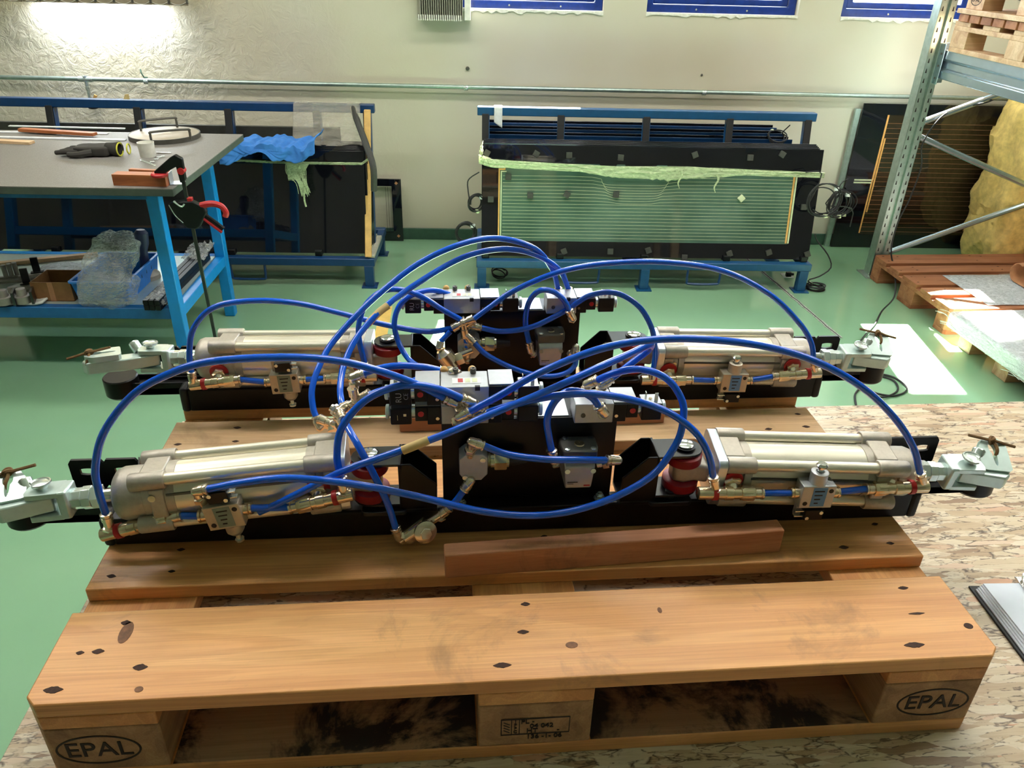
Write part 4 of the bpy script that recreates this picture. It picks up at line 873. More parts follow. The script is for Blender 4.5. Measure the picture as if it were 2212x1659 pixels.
# machined parts on a mat at the left
a = ons(-60, 685); b = ons(78, 672)
solo('foam_mat', MB().grid(lambda u_, v_: (a.x+(b.x-a.x)*u_, 2.47+.24*v_, SZ+.006+.05*max(0, u_-.85)*(v_ < .6)), 20, 8), 'white_foam', 'pale foam mat under the machined parts on the shelf', 'mat', (a.x, 2.5, SZ), thick=.008)
def mpart(px, py, kind, label):
    c = ons(px, py, SZ+.012); t = thing('machined_part', label, 'part', (c.x, c.y, SZ+.012)); Tq = T_(c)@MX.Rotation(.35, 4, 'Z')
    if kind == 0:
        part('base_plate', MB(Tq).box(-.06, .06, -.035, .035, 0, .012).box(-.06, .06, -.005, .005, .012, .02), 'machined_grey', t, bev=.001)
        for k in range(3): part('post', MB(Tq).cyl((-.025+.02*k, .01*k, .012), (-.025+.02*k, .01*k, .075), .010, 14), 'machined_grey', t, bev=.001)
    elif kind == 1:
        part('base_plate', MB(Tq).box(-.07, .07, -.03, .03, 0, .014).box(-.07, .07, -.03, -.012, .014, .026), 'machined_grey', t, bev=.001)
        part('upright_plate', MB(Tq).box(-.012, .018, .0, .010, .014, .095).box(-.022, .03, -.01, .014, .014, .03), 'black_steel', t, bev=.001)
    else:
        part('hub', MB(Tq).lathe((0, 0, 0), (0, 0, 1), [(0, .032), (.03, .032), (.032, .02), (.06, .018), (.062, .012)], 18), 'machined_grey', t)
        part('side_plate', MB(Tq).box(.035, .045, -.04, .03, 0, .055), 'black_steel', t, bev=.001)
mpart(30, 605, 0, 'machined part with three round posts on the foam mat')
mpart(82, 600, 1, 'machined part with a tall dark upright near the cardboard box')
mpart(12, 655, 2, 'round hubbed part at the left front of the foam mat')
mpart(52, 652, 2, 'round hubbed part beside the cardboard box')
mpart(60, 625, 1, 'grooved machined plate in the middle of the foam mat')

# ================================================================ BOARD TABLE AND FRONT PALLET
X0, X1, Y0, Y1 = -.081, 2.42, -.40, .850
t = thing('board_table', 'table topped with a large sheet of oriented strand board', 'table', (1.1, .2, FZ), False)
part('board_sheet', MB().box(X0, X1, Y0, Y1, -.018, 0), 'particle_board', t, bev=.0015)
for xx in (X0+.12, 1.15, X1-.16):
    for yy in (Y0+.1, Y1-.14): part('leg', MB().box(xx, xx+.07, yy, yy+.07, FZ, -.10), 'pale_wood', t, bev=.003)
for yy in (Y0+.1, Y1-.14): part('cross_rail', MB().box(X0+.08, X1-.08, yy+.01, yy+.06, -.10, -.018), 'pale_wood', t, bev=.003)
pallet('large pale pallet in the foreground carrying the two cylinder assemblies', (0, 0, 0), 0, ('pine_board', 'pine_board_cross', 'pine_block', 'pine_board'))
EP = D.objects['pallet.001']
def knot(px, py, a, b, mt='knot'):
    p = zp(px, py, .1443); g = part('knot', MB(T_(p)).prism(ell(0, 0, a, b, 16), -.0003, .0003), mt, EP); return g
knot(272, 1366, .008, .018); knot(2092, 1352, .006, .005, 'nail_hole'); knot(1235, 1393, .008, .005)
knot(300, 1489, .005, .004); knot(1425, 1318, .003, .005)
# soot on the skid boards' top: dark stained centre board seen through the gap
for x0, x1 in ((.147, .526), (.674, 1.053)): part('stained_face', MB().box(x0, x1, .002, .0985, .0219, .0224), 'pine_sooty', EP, label='sooty black stained top of the skid board')
for q_, (px, py, a_, b_) in enumerate([(272, 1345, .005, .004), (212, 1407, .006, .004), (303, 1441, .007, .005), (115, 1490, .009, .005), (1135, 1305, .005, .0035), (1130, 1365, .006, .0035), (1085, 1437, .009, .004), (1951, 1270, .006, .003), (1980, 1325, .009, .002), (1975, 1393, .011, .0045), (173, 1410, .004, .003)]):
    p = zp(px, py, .1443); n_ = 18
    part('nail_pit', MB(T_(p)).prism([(a_*(.8+.5*abs(math.cos(2*PI*k/n_))**6+.2*noise.noise(V((k, q_, 0))))*math.cos(2*PI*k/n_), b_*(1+.4*noise.noise(V((k*1.7, q_, 5))))*math.sin(2*PI*k/n_)) for k in range(n_)], -.0003, .0003), 'nail_hole', EP)
# loose planks
def plank(name, label, L0, R0, dep, h, mt):
    a, b = zp(*L0, .144), zp(*R0, .144); d = b-a; an = math.atan2(d.y, d.x)
    solo(name, MB(T_(a)@MX.Rotation(an, 4, 'Z')).box(0, d.length, 0, dep, 0, h), mt, label, 'plank', a, hall=False, bev=.002)
plank('loose_plank', 'reddish rough plank lying on the second pallet board before the front beam', (962, 1250), (1684, 1193), .026, .042, 'plank_red')
plank('loose_plank', 'reddish plank lying between the two cylinder assemblies', (864, 934), (1434, 914), .05, .030, 'plank_red')
# clipboard
c = V((1.362, .26, 0)); Tq = T_(c)@MX.Rotation(-.06, 4, 'Z')
t = thing('clipboard', 'black clipboard with a thick pad of white paper on the board', 'clipboard', c, False)
part('backing_board', MB(Tq).box(0, .24, -.33, 0, 0, .004), 'black_plastic', t, bev=.001)
for k in range(5): part('paper_sheet', MB(Tq@T_((.006+.0022*k, -.010, .004+.003*k))@MX.Rotation(.004*k, 4, 'Z')).box(0, .21, -.30, 0, 0, .0022), 'paper', t)
part('clip', MB(Tq).box(.075, .165, -.03, .004, .018, .021).tube([(.075, -.03, .022), (.082, -.005, .03), (.10, .004, .03), (.14, .004, .03), (.158, -.005, .03), (.165, -.03, .022)], .003, 6), 'steel_shiny', t, bev=.001)
text(t, '2022', .024, Tq@T_((.085, -.055, .0187))@MX.Rotation(-.02, 4, 'Z'), 'pencil', .0001, 'handwriting', off=-.0006)
part('underline', MB(Tq).box(.06, .12, -.0745, -.0735, .0183, .0187), 'pencil', t)

# ================================================================ THE CYLINDER ASSEMBLIES
TR = .0051
ROOTS = {}
def fitting(par, p, d, L=.020, r=.0078, tgt=None, mt='nickel'):
    p = V(p); d = V(d).normalized(); mb = MB()
    mb.lathe(p-d*.003, d, [(0, r*.8), (.001, r*1.05), (.003, r*1.05), (.0035, r*.85), (.006, r*.85), (.0065, r), (L*.6, r), (L*.62, r*.9), (L, r*.85)], 14)
    g = part('push_in_fitting', mb, mt, par)
    if tgt is not None:
        e = p+d*(L-.004); tgt = V(tgt); mb = MB().sph(e, r*.85, 8).cyl(e, tgt, r*.72, 12)
        dd = (tgt-e); mb.hexn(e+dd*.45, dd, dd.length*.3, r*1.1); part('elbow', mb, mt, g)
    return g
def machine(label, off, P4, front):
    off = V(off); O = V((.615, .29, .144))+off
    t = thing('cylinder_assembly', label, 'machine', O, False)
    G = T_(O)
    # black beam with rubber end plugs
    part('beam', MB(G).box(-.606, .606, -.015, .016, 0, .048), 'black_paint', t, bev=.004, seg=3)
    for s in (-1, 1):
        part('end_plug', MB(G).box(s*.604, s*.620, -.017, .018, -.001, .049), 'black_rubber', t, bev=.006, seg=3)
    # centre mounting plate
    part('mounting_plate', MB(G).box(-.127, .126, .004, .0075, .052, .190), 'black_paint', t, bev=.001)
    part('plate_shelf', MB(G).box(-.127, .126, .0075, .062, .1865, .190), 'black_paint', t, bev=.001)
    part('shelf_face', MB(G).box(-.0, .055, .008, .060, .1902, .1915), 'alu_plate', t, label='bright reflecting strip of the plate shelf')
    part('plate_flange', MB(G).prism([(-.127, .0075), (-.127, -.010), (-.118, -.022), (.117, -.022), (.126, -.010), (.126, .0075)], .0485, .052), 'black_paint', t, bev=.001)
    for xx in (-.102, .108):
        part('flange_bolt', MB(G).lathe((xx, -.008, .052), (0, 0, 1), [(0, .009), (.0015, .009)], 16).hexn((xx, -.008, .0535), (0, 0, 1), .006, .0065).cyl((xx, -.008, .0535), (xx, -.008, .064), .003, 8), 'zinc', t)
    for i, s in enumerate((-1, 1)):
        S = G@MX.Diagonal((s, 1, 1, 1)); g0 = MX.Identity(4)
        # pivot bracket
        zc = .094
        mb = MB(S)
        mb.add([(x, y, z) for y in (-.022, -.019) for x, z in ((.136, .055), (.136, .098), (.172, .134), (.186, .134), (.190, .055))], [(0, 1, 2, 3, 4), (5, 9, 8, 7, 6)]+[(k, (k+1) % 5, (k+1) % 5+5, k+5) for k in range(5)])
        mb.add([(x, y, z) for y in (.029, .032) for x, z in ((.136, .055), (.136, .098), (.172, .134), (.186, .134), (.190, .055))], [(0, 1, 2, 3, 4), (5, 9, 8, 7, 6)]+[(k, (k+1) % 5, (k+1) % 5+5, k+5) for k in range(5)])
        mb.box(.186, .190, -.022, .032, .055, .134).box(.136, .190, -.022, .032, .0485, .055)
        br = part('pivot_bracket', mb, 'black_paint', t, bev=.0012)
        lug = lambda z: MB(S).prism([(.188, .027), (.188, -.021)]+[(.232+.026*math.cos(k), .003+.024*math.sin(k)) for k in [(-PI/2+PI*j/8) for j in range(9)]], z, z+.004)
        part('upper_lug', lug(.130), 'black_steel', br, bev=.0008)
        part('lower_lug', lug(.060), 'black_steel', br, bev=.0008)
        part('foot_plate', MB(S).prism(rrect(.180, .246, -.028, .024, .008), .0485, .0555), 'black_steel', br, bev=.001)
        part('foot_hole', MB(S).lathe((.232, -.016, .0556), (0, 0, 1), [(0, .005), (.0004, .005)], 12), 'ink', br)
        part('foot_bolt', MB(S).lathe((.214, -.013, .0555), (0, 0, 1), [(0, .0075), (.012, .0075), (.013, .006)], 14), 'black_steel', br)
        px_ = .232
        pn = part('pivot_pin', MB(S).lathe((px_, .003, .134), (0, 0, 1), [(0, .0155), (.004, .0155)], 24), 'black_plastic', br)
        part('pin_head', MB(S).lathe((px_, .003, .137), (0, 0, 1), [(0, .0125), (.003, .0125), (.004, .011)], 24), 'steel_shiny', br, label='polished steel pin head')
        for z in (.111, .0655): part('red_bushing', MB(S).lathe((px_, .003, z), (0, 0, 1), [(0, .026), (.002, .027), (.014, .027), (.016, .024)], 28), 'red_bushing', t, label='dark red rubber bushing')
        # cylinder
        p0, p1 = P4[i]; p0 = O+V(p0); p1 = O+V(p1); ax = (p1-p0).normalized(); L_ = (p1-p0).length
        zz = V((0, 0, 1)); yy = zz.cross(ax).normalized(); zz = ax.cross(yy)
        if s < 0: yy = -yy
        ex = {(True, -1): .346, (True, 1): .340, (False, -1): .334, (False, 1): .352}[(front, s)]
        C = MX((ax, yy, zz)).transposed().to_4x4(); C.translation = p0; C = C@MX.Rotation(.12*(1 if s > 0 else -1), 4, 'X')
        cy = mk('pneumatic_cylinder', None, t); cy.empty_display_size = .02
        h = .033; B = MB(C)
        part('rear_flange', MB(C).prism(rrect(-.043, .043, -.043, .043, .010, 4), -.004, .010, 'x'), 'alu_plate', cy, bev=.001)
        def cap(a, b, l0, l1, nm):
            mb = MB(C).prism(ell(0, 0, .038, .038, 32), a, b, 'x')
            mb.box(a, b-(.012 if l1 > l0 else 0), -.041, .041, -.022, .022).box(a, b, -.022, .022, -.041, .041)
            q_ = part(nm, mb, 'cast_alu', cy, bev=.002)
            for sy in (-1, 1):
                for sz in (-1, 1): part('rod_lobe', MB(C).lathe((l0, sy*h, sz*h), (1, 0, 0), [(0, .0115), (.0015, .0125), (abs(l1-l0)-.0015, .0125), (abs(l1-l0), .0115)], 18), 'cast_alu', cy)
            return q_
        cap(.010, .040, .010, .052, 'rear_cap'); cap(.240, .272, .236, .282, 'front_cap')
        part('barrel', MB(C).prism(ell(0, 0,   .0388, .0388, 48), .040, .240, 'x'), 'barrel_alu', cy)
        for a in (.040, .228): part('barrel_collar', MB(C).prism(ell(0, 0, .0398, .0398, 40), a, a+.012, 'x'), 'cast_alu', cy)
        for sy in (-1, 1):
            for sz in (-1, 1): part('tie_rod', MB(C).cyl((.05, sy*h, sz*h), (.238, sy*h, sz*h), .0085, 16), 'barrel_alu', cy)
        part('side_groove', MB(C).box(.05, .238, -.0395, -.030, .010, .013), 'dark_cap', cy)
        part('nose', MB(C).lathe((.270, 0, 0), (1, 0, 0), [(0, .038), (.030, .038), (.038, .035), (.043, .028), (.044, .015)], 36), 'cast_alu', cy, bev=.001)
        part('piston_rod', MB(C).cyl((.31, 0, 0), (ex+.008, 0, 0), .0095, 16), 'steel_shiny', cy)
        part('lock_nut', MB(C).hexn((ex-.012, 0, 0), (1, 0, 0), .012, .017), 'zinc', cy)
        part('port_screw', MB(C).lathe((.256, -.0415, .010), (0, -1, 0), [(0, .005), (.001, .005)], 12), 'brass', cy)
        part('port_screw', MB(C).lathe((.030, -.0415, .010), (0, -1, 0), [(0, .005), (.001, .005)], 12), 'brass', cy)
        part('name_print', MB(C).grid(lambda a, b: (.185+.045*a, -.0362*math.sin(.25+.3*b), .0362*math.cos(.25+.3*b)), 2, 4), 'label_white', cy) if s > 0 else None
        # eye arm at the rear of the cylinder
        part('eye_arm', MB(S).prism([(.268, .024), (.268, -.018), (.250, -.012), (.232, -.016), (.216, -.010), (.214, .012), (.232, .022)], .081, .112), 'cast_alu', t, bev=.005, seg=3)
        # sleeve and fork
        fk = mk('rod_clevis', None, t); fk.empty_display_size = .02
        E_ = C@T_((ex, 0, 0))
        part('sleeve', MB(E_).lathe((0, 0, 0), (1, 0, 0), [(0, .0165), (.012, .0165), (.0125, .015), (.028, .015)], 8, rot=.4), 'zinc', fk, bev=.001)
        part('fork_base', MB(E_).box(.026, .040, -.019, .019, -.021, .021), 'zinc_white', fk, bev=.003)
        for z in (-.021, .013): part('fork_cheek', MB(E_).prism([(.036, -.019), (.078, -.019), (.082, -.010), (.082, .010), (.074, .019), (.036, .019)], z, z+.008), 'zinc_white', fk, bev=.001)
        part('clevis_pin', MB(E_).lathe((.062, 0, -.024), (0, 0, 1), [(0, .007), (.049, .007), (.050, .0115), (.054, .0115), (.055, .009)], 18), 'zinc', fk)
        part('circlip', MB(E_).tube([(.062+.0125*math.cos(k*PI/5), .0125*math.sin(k*PI/5), .030) for k in range(9)], .0018, 6), 'zinc', fk)
        # hook latch
        hk = mk('hook_latch', None, t); hk.empty_display_size = .02
        H = E_@T_((.062, 0, 0))@MX.Rotation((-.12 if s > 0 else -.22)*1, 4, 'Z')
        straight = (not front and s < 0)
        if straight:
            H = H@MX.Rotation(-.25, 4, 'Z')
            part('latch_arm', MB(H).prism([(-.012, -.013), (.050, -.013), (.070, -.008), (.106, -.004), (.112, .010), (.102, .034), (.066, .038), (.048, .018), (-.012, .013)], -.0115, .0105), 'zinc_white', hk, bev=.0025)
            Hk = H@T_((.064, .014, .0105))@MX.Rotation(-PI/2+.1, 4, 'Z')
        else:
            part('latch_arm', MB(H).prism([(-.012, -.013), (.052, -.019), (.062, -.010), (.062, .016), (.048, .030), (.014, .013), (-.012, .013)], -.0115, .0115), 'zinc_white', hk, bev=.0025)
            Hk = H@T_((.042, .012, .0115))@MX.Rotation(.35, 4, 'X')
        outer = [(-.022+.0, -.016), (.024, -.016), (.024, .030), (.014, .042), (-.010, .042), (-.022, .020)]
        def key(n):
            pts = []
            for k in range(n):
                an = 2*PI*k/n; x_, y_ = math.cos(an), math.sin(an)
                w_ = .0035+(.006*max(0, y_)**.5 if y_ > 0 else 0); pts.append((x_*w_+.002, .014+y_*.022))
            return pts
        def rs(poly, n):
            cx, cy_ = .002, .014; out = []
            for k in range(n):
                an = 2*PI*k/n; dx, dy = math.cos(an), math.sin(an); best = None
                for j in range(len(poly)):
                    (ax_, ay), (bx, by) = poly[j], poly[(j+1) % len(poly)]; ex, ey = bx-ax_, by-ay; de = dx*ey-dy*ex
                    if abs(de) < 1e-9: continue
                    tt = ((ax_-cx)*ey-(ay-cy_)*ex)/de; u_ = ((ax_-cx)*dy-(ay-cy_)*dx)/de
                    if tt > 0 and -1e-6 <= u_ <= 1+1e-6 and (best is None or tt < best): best = tt
                out.append((cx+dx*best, cy_+dy*best))
            return out
        part('keyhole_plate', MB(Hk).ring(rs(outer, 36), key(36), 0, .010), 'zinc_white', hk)
        part('latch_stud', MB(H).lathe((.018, .016, .012), (.3, .6, .7), [(0, .0095), (.018, .0095), (.020, .008)], 14), 'zinc', hk)
        # twine
        tw = Hk@V((.002, .034, .010)); wv_ = lambda a: tw+V(a)*.78
        mb = MB().tube([wv_((-.045*s, .010, .012)), wv_((-.024*s, .006, .008)), wv_((-.006*s, 0, .006)), wv_((.008*s, -.004, .004)), wv_((.028*s, -.006, -.002)), wv_((.046*s, -.010, -.006))], .0024, 6)
        mb.tube([wv_((.006*math.cos(k), .005*math.sin(k*1.3), .004+.005*math.sin(k))) for k in range(10)], .0028, 6)
        mb.tube([wv_((0, 0, .004)), wv_((.003, -.010, 0)), wv_((.002, -.020, -.006)), wv_((0, -.024, -.016))], .0026, 6)
        solo('twine_knot', mb, 'twine', 'short brown twine knotted through the %s hook of the %s assembly' % ('left' if s < 0 else 'right', 'front' if front else 'rear'), 'twine', tw, hall=False)
        # extension arm, slotted bracket
        part('extension_arm', MB(S).box(.585, .735, .018, .058, .018, .034).box(.585, .735, .018, .022, .018, .044).box(.585, .735, .054, .058, .018, .044), 'black_paint', t, bev=.002)
        part('arm_tip', MB(S).lathe((.740, .036, .014), (0, 0, 1), [(0, .028), (.004, .031), (.036, .031), (.038, .029)], 28), 'black_paint', t)
        sp_ = MB(S)
        for a, b in ((.583, .6335), (.6335, .684)):
            o_ = rs_rect(a, b, .040, .094); cx = (a+b)/2+.0
            sp_.ring(o_, [(cx+.5*q[0], .073+.55*q[1]) for q in slot(24)], .070, .0745, 'y')
        part('slotted_bracket', sp_, 'black_paint', t)
        part('bracket_wing', MB(S).add([(x, y, z) for x, y in ((.583, .0745), (.572, .040), (.570, .040), (.581, .0745)) for z in (.030, .094)], [(0, 2, 3, 1), (2, 4, 5, 3), (4, 6, 7, 5), (6, 0, 1, 7), (0, 6, 4, 2), (1, 3, 5, 7)]), 'black_paint', t)
        part('bracket_base', MB(S).box(.585, .684, .050, .0745, .030, .040), 'black_paint', t, bev=.001)
        # flow valves
        def flow(a, b, up, k):                                     # a outer end with the riser, b inner end where the short tube leaves
            a = O+V(a); b = O+V(b); d = (b-a).normalized(); Lf = (b-a).length
            fv = mk('flow_valve', None, t); fv.empty_display_size = .01
            part('valve_body', MB().lathe(a-d*.008, d, [(0, .008), (.001, .0095), (.040, .0095), (.041, .0105), (.052, .0105), (.053, .009), (Lf*.72, .009), (Lf*.73, .0105), (Lf*.9, .0105), (Lf*.91, .008), (Lf, .008)], 20), 'brass', fv)
            part('hex_sleeve', MB().hexn(a+d*Lf*.66, d, .018, .0115), 'brass', fv)
            part('red_ring', MB().lathe(a+d*.014, d, [(0, .0108), (.007, .0108)], 20), 'red_plastic', fv, label='red marker ring')
            part('tube_collar', MB().lathe(b-d*.010, d, [(0, .0085), (.007, .0085), (.0075, .0075), (.009, .0095), (.0115, .0095)], 16), 'nickel', fv)
            m_ = a+d*Lf*.52
            part('port_stem', MB().cyl(m_, m_+V((0, .016, .014)), .0075, 14).hexn(m_+V((0, .006, .010)), (0, 1, .3), .007, .0125), 'nickel', fv)
            part('red_washer', MB().lathe(m_+V((0, .012, .013)), (0, 1, .2), [(0, .0165), (.003, .0165)], 22), 'red_plastic', fv, label='red port washer')
            return a, b, d
        FL = {(True, -1): ((232, 1153), (392, 1113), (752, 1069), (628, 1096), (489, 1103), -.16), (True, 1): ((1992, 1051), (1870, 1056), (1518, 1065), (1645, 1065), (1757, 1061), .02),
              (False, -1): ((420, 832), (520, 819), (806, 813), (702, 817), (618, 821), -.06), (False, 1): ((1764, 806), (1668, 813), (1393, 821), (1494, 820), (1581, 820), .02)}[(front, s)]
        fl_ = [yp(*q_, .235+off.y)-O for q_ in FL[:5]]
        a1, b1, d1 = flow(fl_[0], fl_[1], 0, 0); a2, b2, d2 = flow(fl_[2], fl_[3], 1, 1)
        lc = O+fl_[4]+V((0, -.003, 0)); R_ = MX.Rotation(FL[5], 4, 'Y')
        # limit valve
        lv = mk('limit_valve', None, t); lv.empty_display_size = .01
        K = T_(lc)@R_
        tan = 'valve_beige' if (front and s < 0) or not front else 'valve_grey'
        part('valve_block', MB(K).box(-.025, .025, -.012, .012, -.0195, .0195), tan, lv, bev=.0012)
        part('label_plate', MB(K).box(-.011 if s < 0 else -.009, .012, -.0126, -.012, -.016, .017), 'label_green' if s < 0 else 'label_blue', lv)
        for q_, (xx, zz_) in enumerate(((-.017, -.011), (.018, .011))): part('screw_hole', MB(K).lathe((xx, -.0125, zz_), (0, 1, 0), [(0, .0036), (.0008, .0036)], 12), 'ink', lv)
        for q_ in range(4): part('label_print', MB(K).box(-.007+.001*q_, .008-.002*q_, -.0129, -.0126, .010-.007*q_, .012-.007*q_), 'ink', lv)
        sg = -1 if s < 0 else 1
        if s > 0:
            part('plunger_barrel', MB(K).lathe((0, 0, .0195), (0, 0, 1), [(0, .0125), (.018, .0125), (.019, .011), (.019, .006), (.016, .005)], 20), tan, lv)
            part('plunger', MB(K).lathe((0, 0, .034), (0, 0, 1), [(0, .0045), (.012, .0045), (.0125, .008), (.015, .0085), (.018, .006)], 16), 'steel_shiny', lv)
        else:
            part('plunger_barrel', MB(K).lathe((.004, 0, -.0195), (0, 0, -1), [(0, .0125), (.012, .0125), (.018, .008), (.020, .004)], 20), tan, lv)
            part('plunger', MB(K).lathe((.004, 0, -.038), (0, 0, -1), [(0, .0038), (.010, .0038), (.0105, .0065), (.014, .006)], 14), 'zinc', lv)
        part('bracket_plate', MB(K).box(-.020, .016, .002, .010, -sg*.0195, -sg*.044) if True else None, tan, lv, bev=.001)
        part('micro_switch', MB(K).box(-.012, .016, -.012, .002, min(-sg*.024, -sg*.042), max(-sg*.024, -sg*.042)), 'black_plastic', lv, bev=.001)
        for xx, zz_ in ((-.008, .038), (.012, .028)): part('switch_screw', MB(K).lathe((xx, -.012, -sg*zz_), (0, -1, 0), [(0, .003), (.0015, .003)], 10), 'zinc', lv)
        for q_ in range(2): part('terminal', MB(K).box(*(sorted((s*-.012, s*-.026))), -.009, -.002, -sg*(.028+.009*q_)-.0008, -sg*(.028+.009*q_)+.0008), 'zinc', lv)
        for q_ in (-1, 1): part('side_collar', MB(K).lathe((q_*.025, 0, 0), (q_, 0, 0), [(0, .0085), (.007, .0085), (.0075, .007), (.009, .0088), (.012, .0088)], 16), 'brass', lv)
        part('short_tube', MB().tube([b1-d1*.002, K@V((-.034 if s < 0 else .034, 0, 0))], TR, 12, sub=1), 'air_tube_blue', t)
        part('short_tube', MB().tube([b2-d2*.002, K@V((.034 if s < 0 else -.034, 0, 0))], TR, 12, sub=1), 'air_tube_blue', t)
    # ---------------- valve islands
    def coilset(xa, s, y0, z0, top=False):
        """pilot block and solenoid coil, going outwards from x = xa"""
        S = G@T_((xa, 0, 0))@MX.Diagonal((s, 1, 1, 1)); z1 = z0+.0285
        g = mk('solenoid', None, t); g.empty_display_size = .01
        part('pilot_block', MB(S).box(0, .019, y0, y0+.026, z0, z1).box(.019, .036, y0, y0+.024, z0+.006, z1), 'black_plastic', g, bev=.001)
        part('pilot_top', MB(S).box(.001, .035, y0+.003, y0+.045, z1, z1+.002), 'valve_grey', g)
        part('red_button', MB(S).lathe((.028, y0, z0+.018), (0, -1, 0), [(0, .0042), (.0012, .0042)], 14), 'red_button', g, label='red manual override button')
        part('brass_screw', MB(S).lathe((.005, y0, z0+.010), (0, -1, 0), [(0, .0026), (.001, .0026)], 12), 'brass', g)
        part('connector_collar', MB(S).cyl((.036, y0+.012, z0+.016), (.041, y0+.012, z0+.016), .010, 14), 'zinc', g)
        part('coil', MB(S).box(.041, .070, y0-.002, y0+.026, z0+.002, z1), 'black_plastic', g, bev=.0018)
        part('end_nut', MB(S).lathe((.070, y0+.012, z0+.016), (1, 0, 0), [(0, .007), (.002, .007), (.0022, .0105), (.006, .0105), (.007, .009)], 18), 'zinc_white', g)
        return S, g, z1
    def prongs(S, g, y0, z1):
        part('coil_face', MB(S).box(.042, .069, y0-.001, y0+.025, z1, z1+.001), 'dark_cap' if not front else 'valve_grey', g)
        part('terminal', MB(S).box(.058, .063, y0+.002, y0+.003, z1+.001, z1+.016), 'zinc', g)
        part('terminal', MB(S).box(.047, .048, y0+.008, y0+.014, z1+.001, z1+.013), 'zinc', g)
        part('terminal_screw', MB(S).cyl((.055, y0+.012, z1+.001), (.055, y0+.012, z1+.0025), .0025, 10), 'brass', g)
    def body(x0, x1, y0, y1, z0, z1, lab=True):
        g = part('valve_body', MB(G).box(x0, x1, y0, y1, z0, z1), 'valve_grey', t, bev=.0012)
        if lab:
            part('type_plate', MB(G).box(x0+.016, x1-.010, y0+.010, y0+.026, z1, z1+.0004), 'label_white', g)
            for q_ in range(3): part('type_print', MB(G).box(x0+.024+.010*q_, x0+.031+.010*q_, y0+.013, y0+.0235, z1+.0004, z1+.0007), 'cream_line' if q_ else 'red_plastic', g)
            for xx in (x0+.021, x1-.020): part('cap_screw', MB(G).lathe((xx, y1-.006, z1), (0, 0, 1), [(0, .0042), (.008, .0042), (.008, .002), (.006, .001)], 14), 'dark_cap', g)
            for xx in (x0+.005, x0+.045): part('silencer', MB(G).sph((xx, y1+.004, z1), .006, 8), 'tan_lath', g, label='small cream silencer plug')
        part('corner_notch', MB(G).box(x1-.019, x1-.012, y0-.0004, y0+.004, z1-.006, z1+.0003), 'ink', g)
        return g
    zs = [.190, .220] if front else [.190]
    for k, z0 in enumerate(zs):
        body(-.127, -.061, -.006, .040, z0, z0+.0295, lab=(k == len(zs)-1))
        for s_, xa in ((-1, -.127), (1, -.061)):
            S, g, z1 = coilset(xa, s_, -.006 if k == 0 else -.004, z0)
            if k == len(zs)-1: prongs(S, g, -.006, z1)
            elif s_ < 0: part('coil_print', MB(S).box(.048, .052, -.0085, -.008, z0+.016, z0+.020).box(.060, .0605, -.0085, -.008, z0+.010, z0+.018), 'hex_gold', g)
        if k == len(zs)-1 and not (front and k == 0):
            for tx, w_, zz_ in (('RU', .010, .016), ('CE', .008, .016)):
                pass
            text(t, 'RU', .012, G@T_((-.184, -.0086, z0+.016))@FRONT@MX.Rotation(PI/2, 4, 'Z'), 'label_white', .0002, off=-.0003)
            text(t, 'CE', .009, G@T_((-.174, -.0086, z0+.018))@FRONT@MX.Rotation(PI/2, 4, 'Z'), 'label_white', .0002, off=-.0003)
    body(.060, .115, -.012, .030, .190, .221, lab=False)
    S, g, z1 = coilset(.115, 1, -.010, .190); prongs(S, g, -.010, z1)
    part('side_port', MB(G).lathe((.072, -.0125, .203), (0, -1, 0), [(0, .0034), (.0006, .0034)], 14), 'dark_cap', t)
    # octagonal pressure switch block
    oc = MB(G@T_((-.083, -.031, .133)))
    part('pressure_switch', oc.prism([(-.020, -.012), (-.012, -.023), (.011, -.023), (.020, -.013), (.020, .014), (.012, .021), (-.011, .021), (-.020, .013)], 0, .030, 'y'), 'valve_grey', t, bev=.001)
    for xx, zz_ in ((-.012, -.017), (.013, .012)): part('cap_screw', MB(G).lathe((-.083+xx, -.031, .133+zz_), (0, -1, 0), [(0, .004), (.002, .004), (.0022, .002)], 12), 'zinc', t)
    part('hex_nut', MB(G).lathe((-.062, -.014, .133), (1, 0, 0), [(0, .012), (.003, .010), (.004, .012), (.009, .012)], 16).hexn((-.053, -.014, .133), (1, 0, 0), .018, .015).cyl((-.035, -.014, .133), (-.032, -.014, .133), .012), 'hex_gold', t)
    part('cable_grommet', MB(G).cyl((-.032, -.014, .132), (-.006, -.012, .131), .009, 12, r2=.006), 'black_rubber', t)
    # square pilot valve on the plate
    sq = mk('pilot_valve', None, t); sq.empty_display_size = .01
    part('valve_case', MB(G).add([(x, y, z) for x, y, z in ((.046, .004, .104), (.088, .004, .104), (.092, .004, .156), (.042, .004, .156), (.048, -.040, .097), (.086, -.040, .097), (.090, -.040, .134), (.046, -.040, .134), (.090, -.032, .144), (.045, -.032, .144))],
        [(0, 1, 2, 3), (4, 7, 6, 5), (0, 4, 5, 1), (7, 9, 8, 6), (9, 3, 2, 8), (0, 3, 9, 7, 4), (1, 5, 6, 8, 2)]), 'valve_grey', sq, bev=.002)
    part('top_cover', MB(G@T_((0, 0, .142))@MX.Rotation(0, 4, 'X')).prism([(.044, -.036), (.092, -.036), (.095, -.022), (.095, .000), (.086, .004), (.050, .004), (.041, .000), (.041, -.022)], 0, .016), 'dark_cap', sq, bev=.002)
    part('cover_ring', MB(G).lathe((.069, -.016, .158), (0, 0, 1), [(0, .0078), (.0015, .007), (.002, .003), (.001, .001)], 18), 'brass', sq)
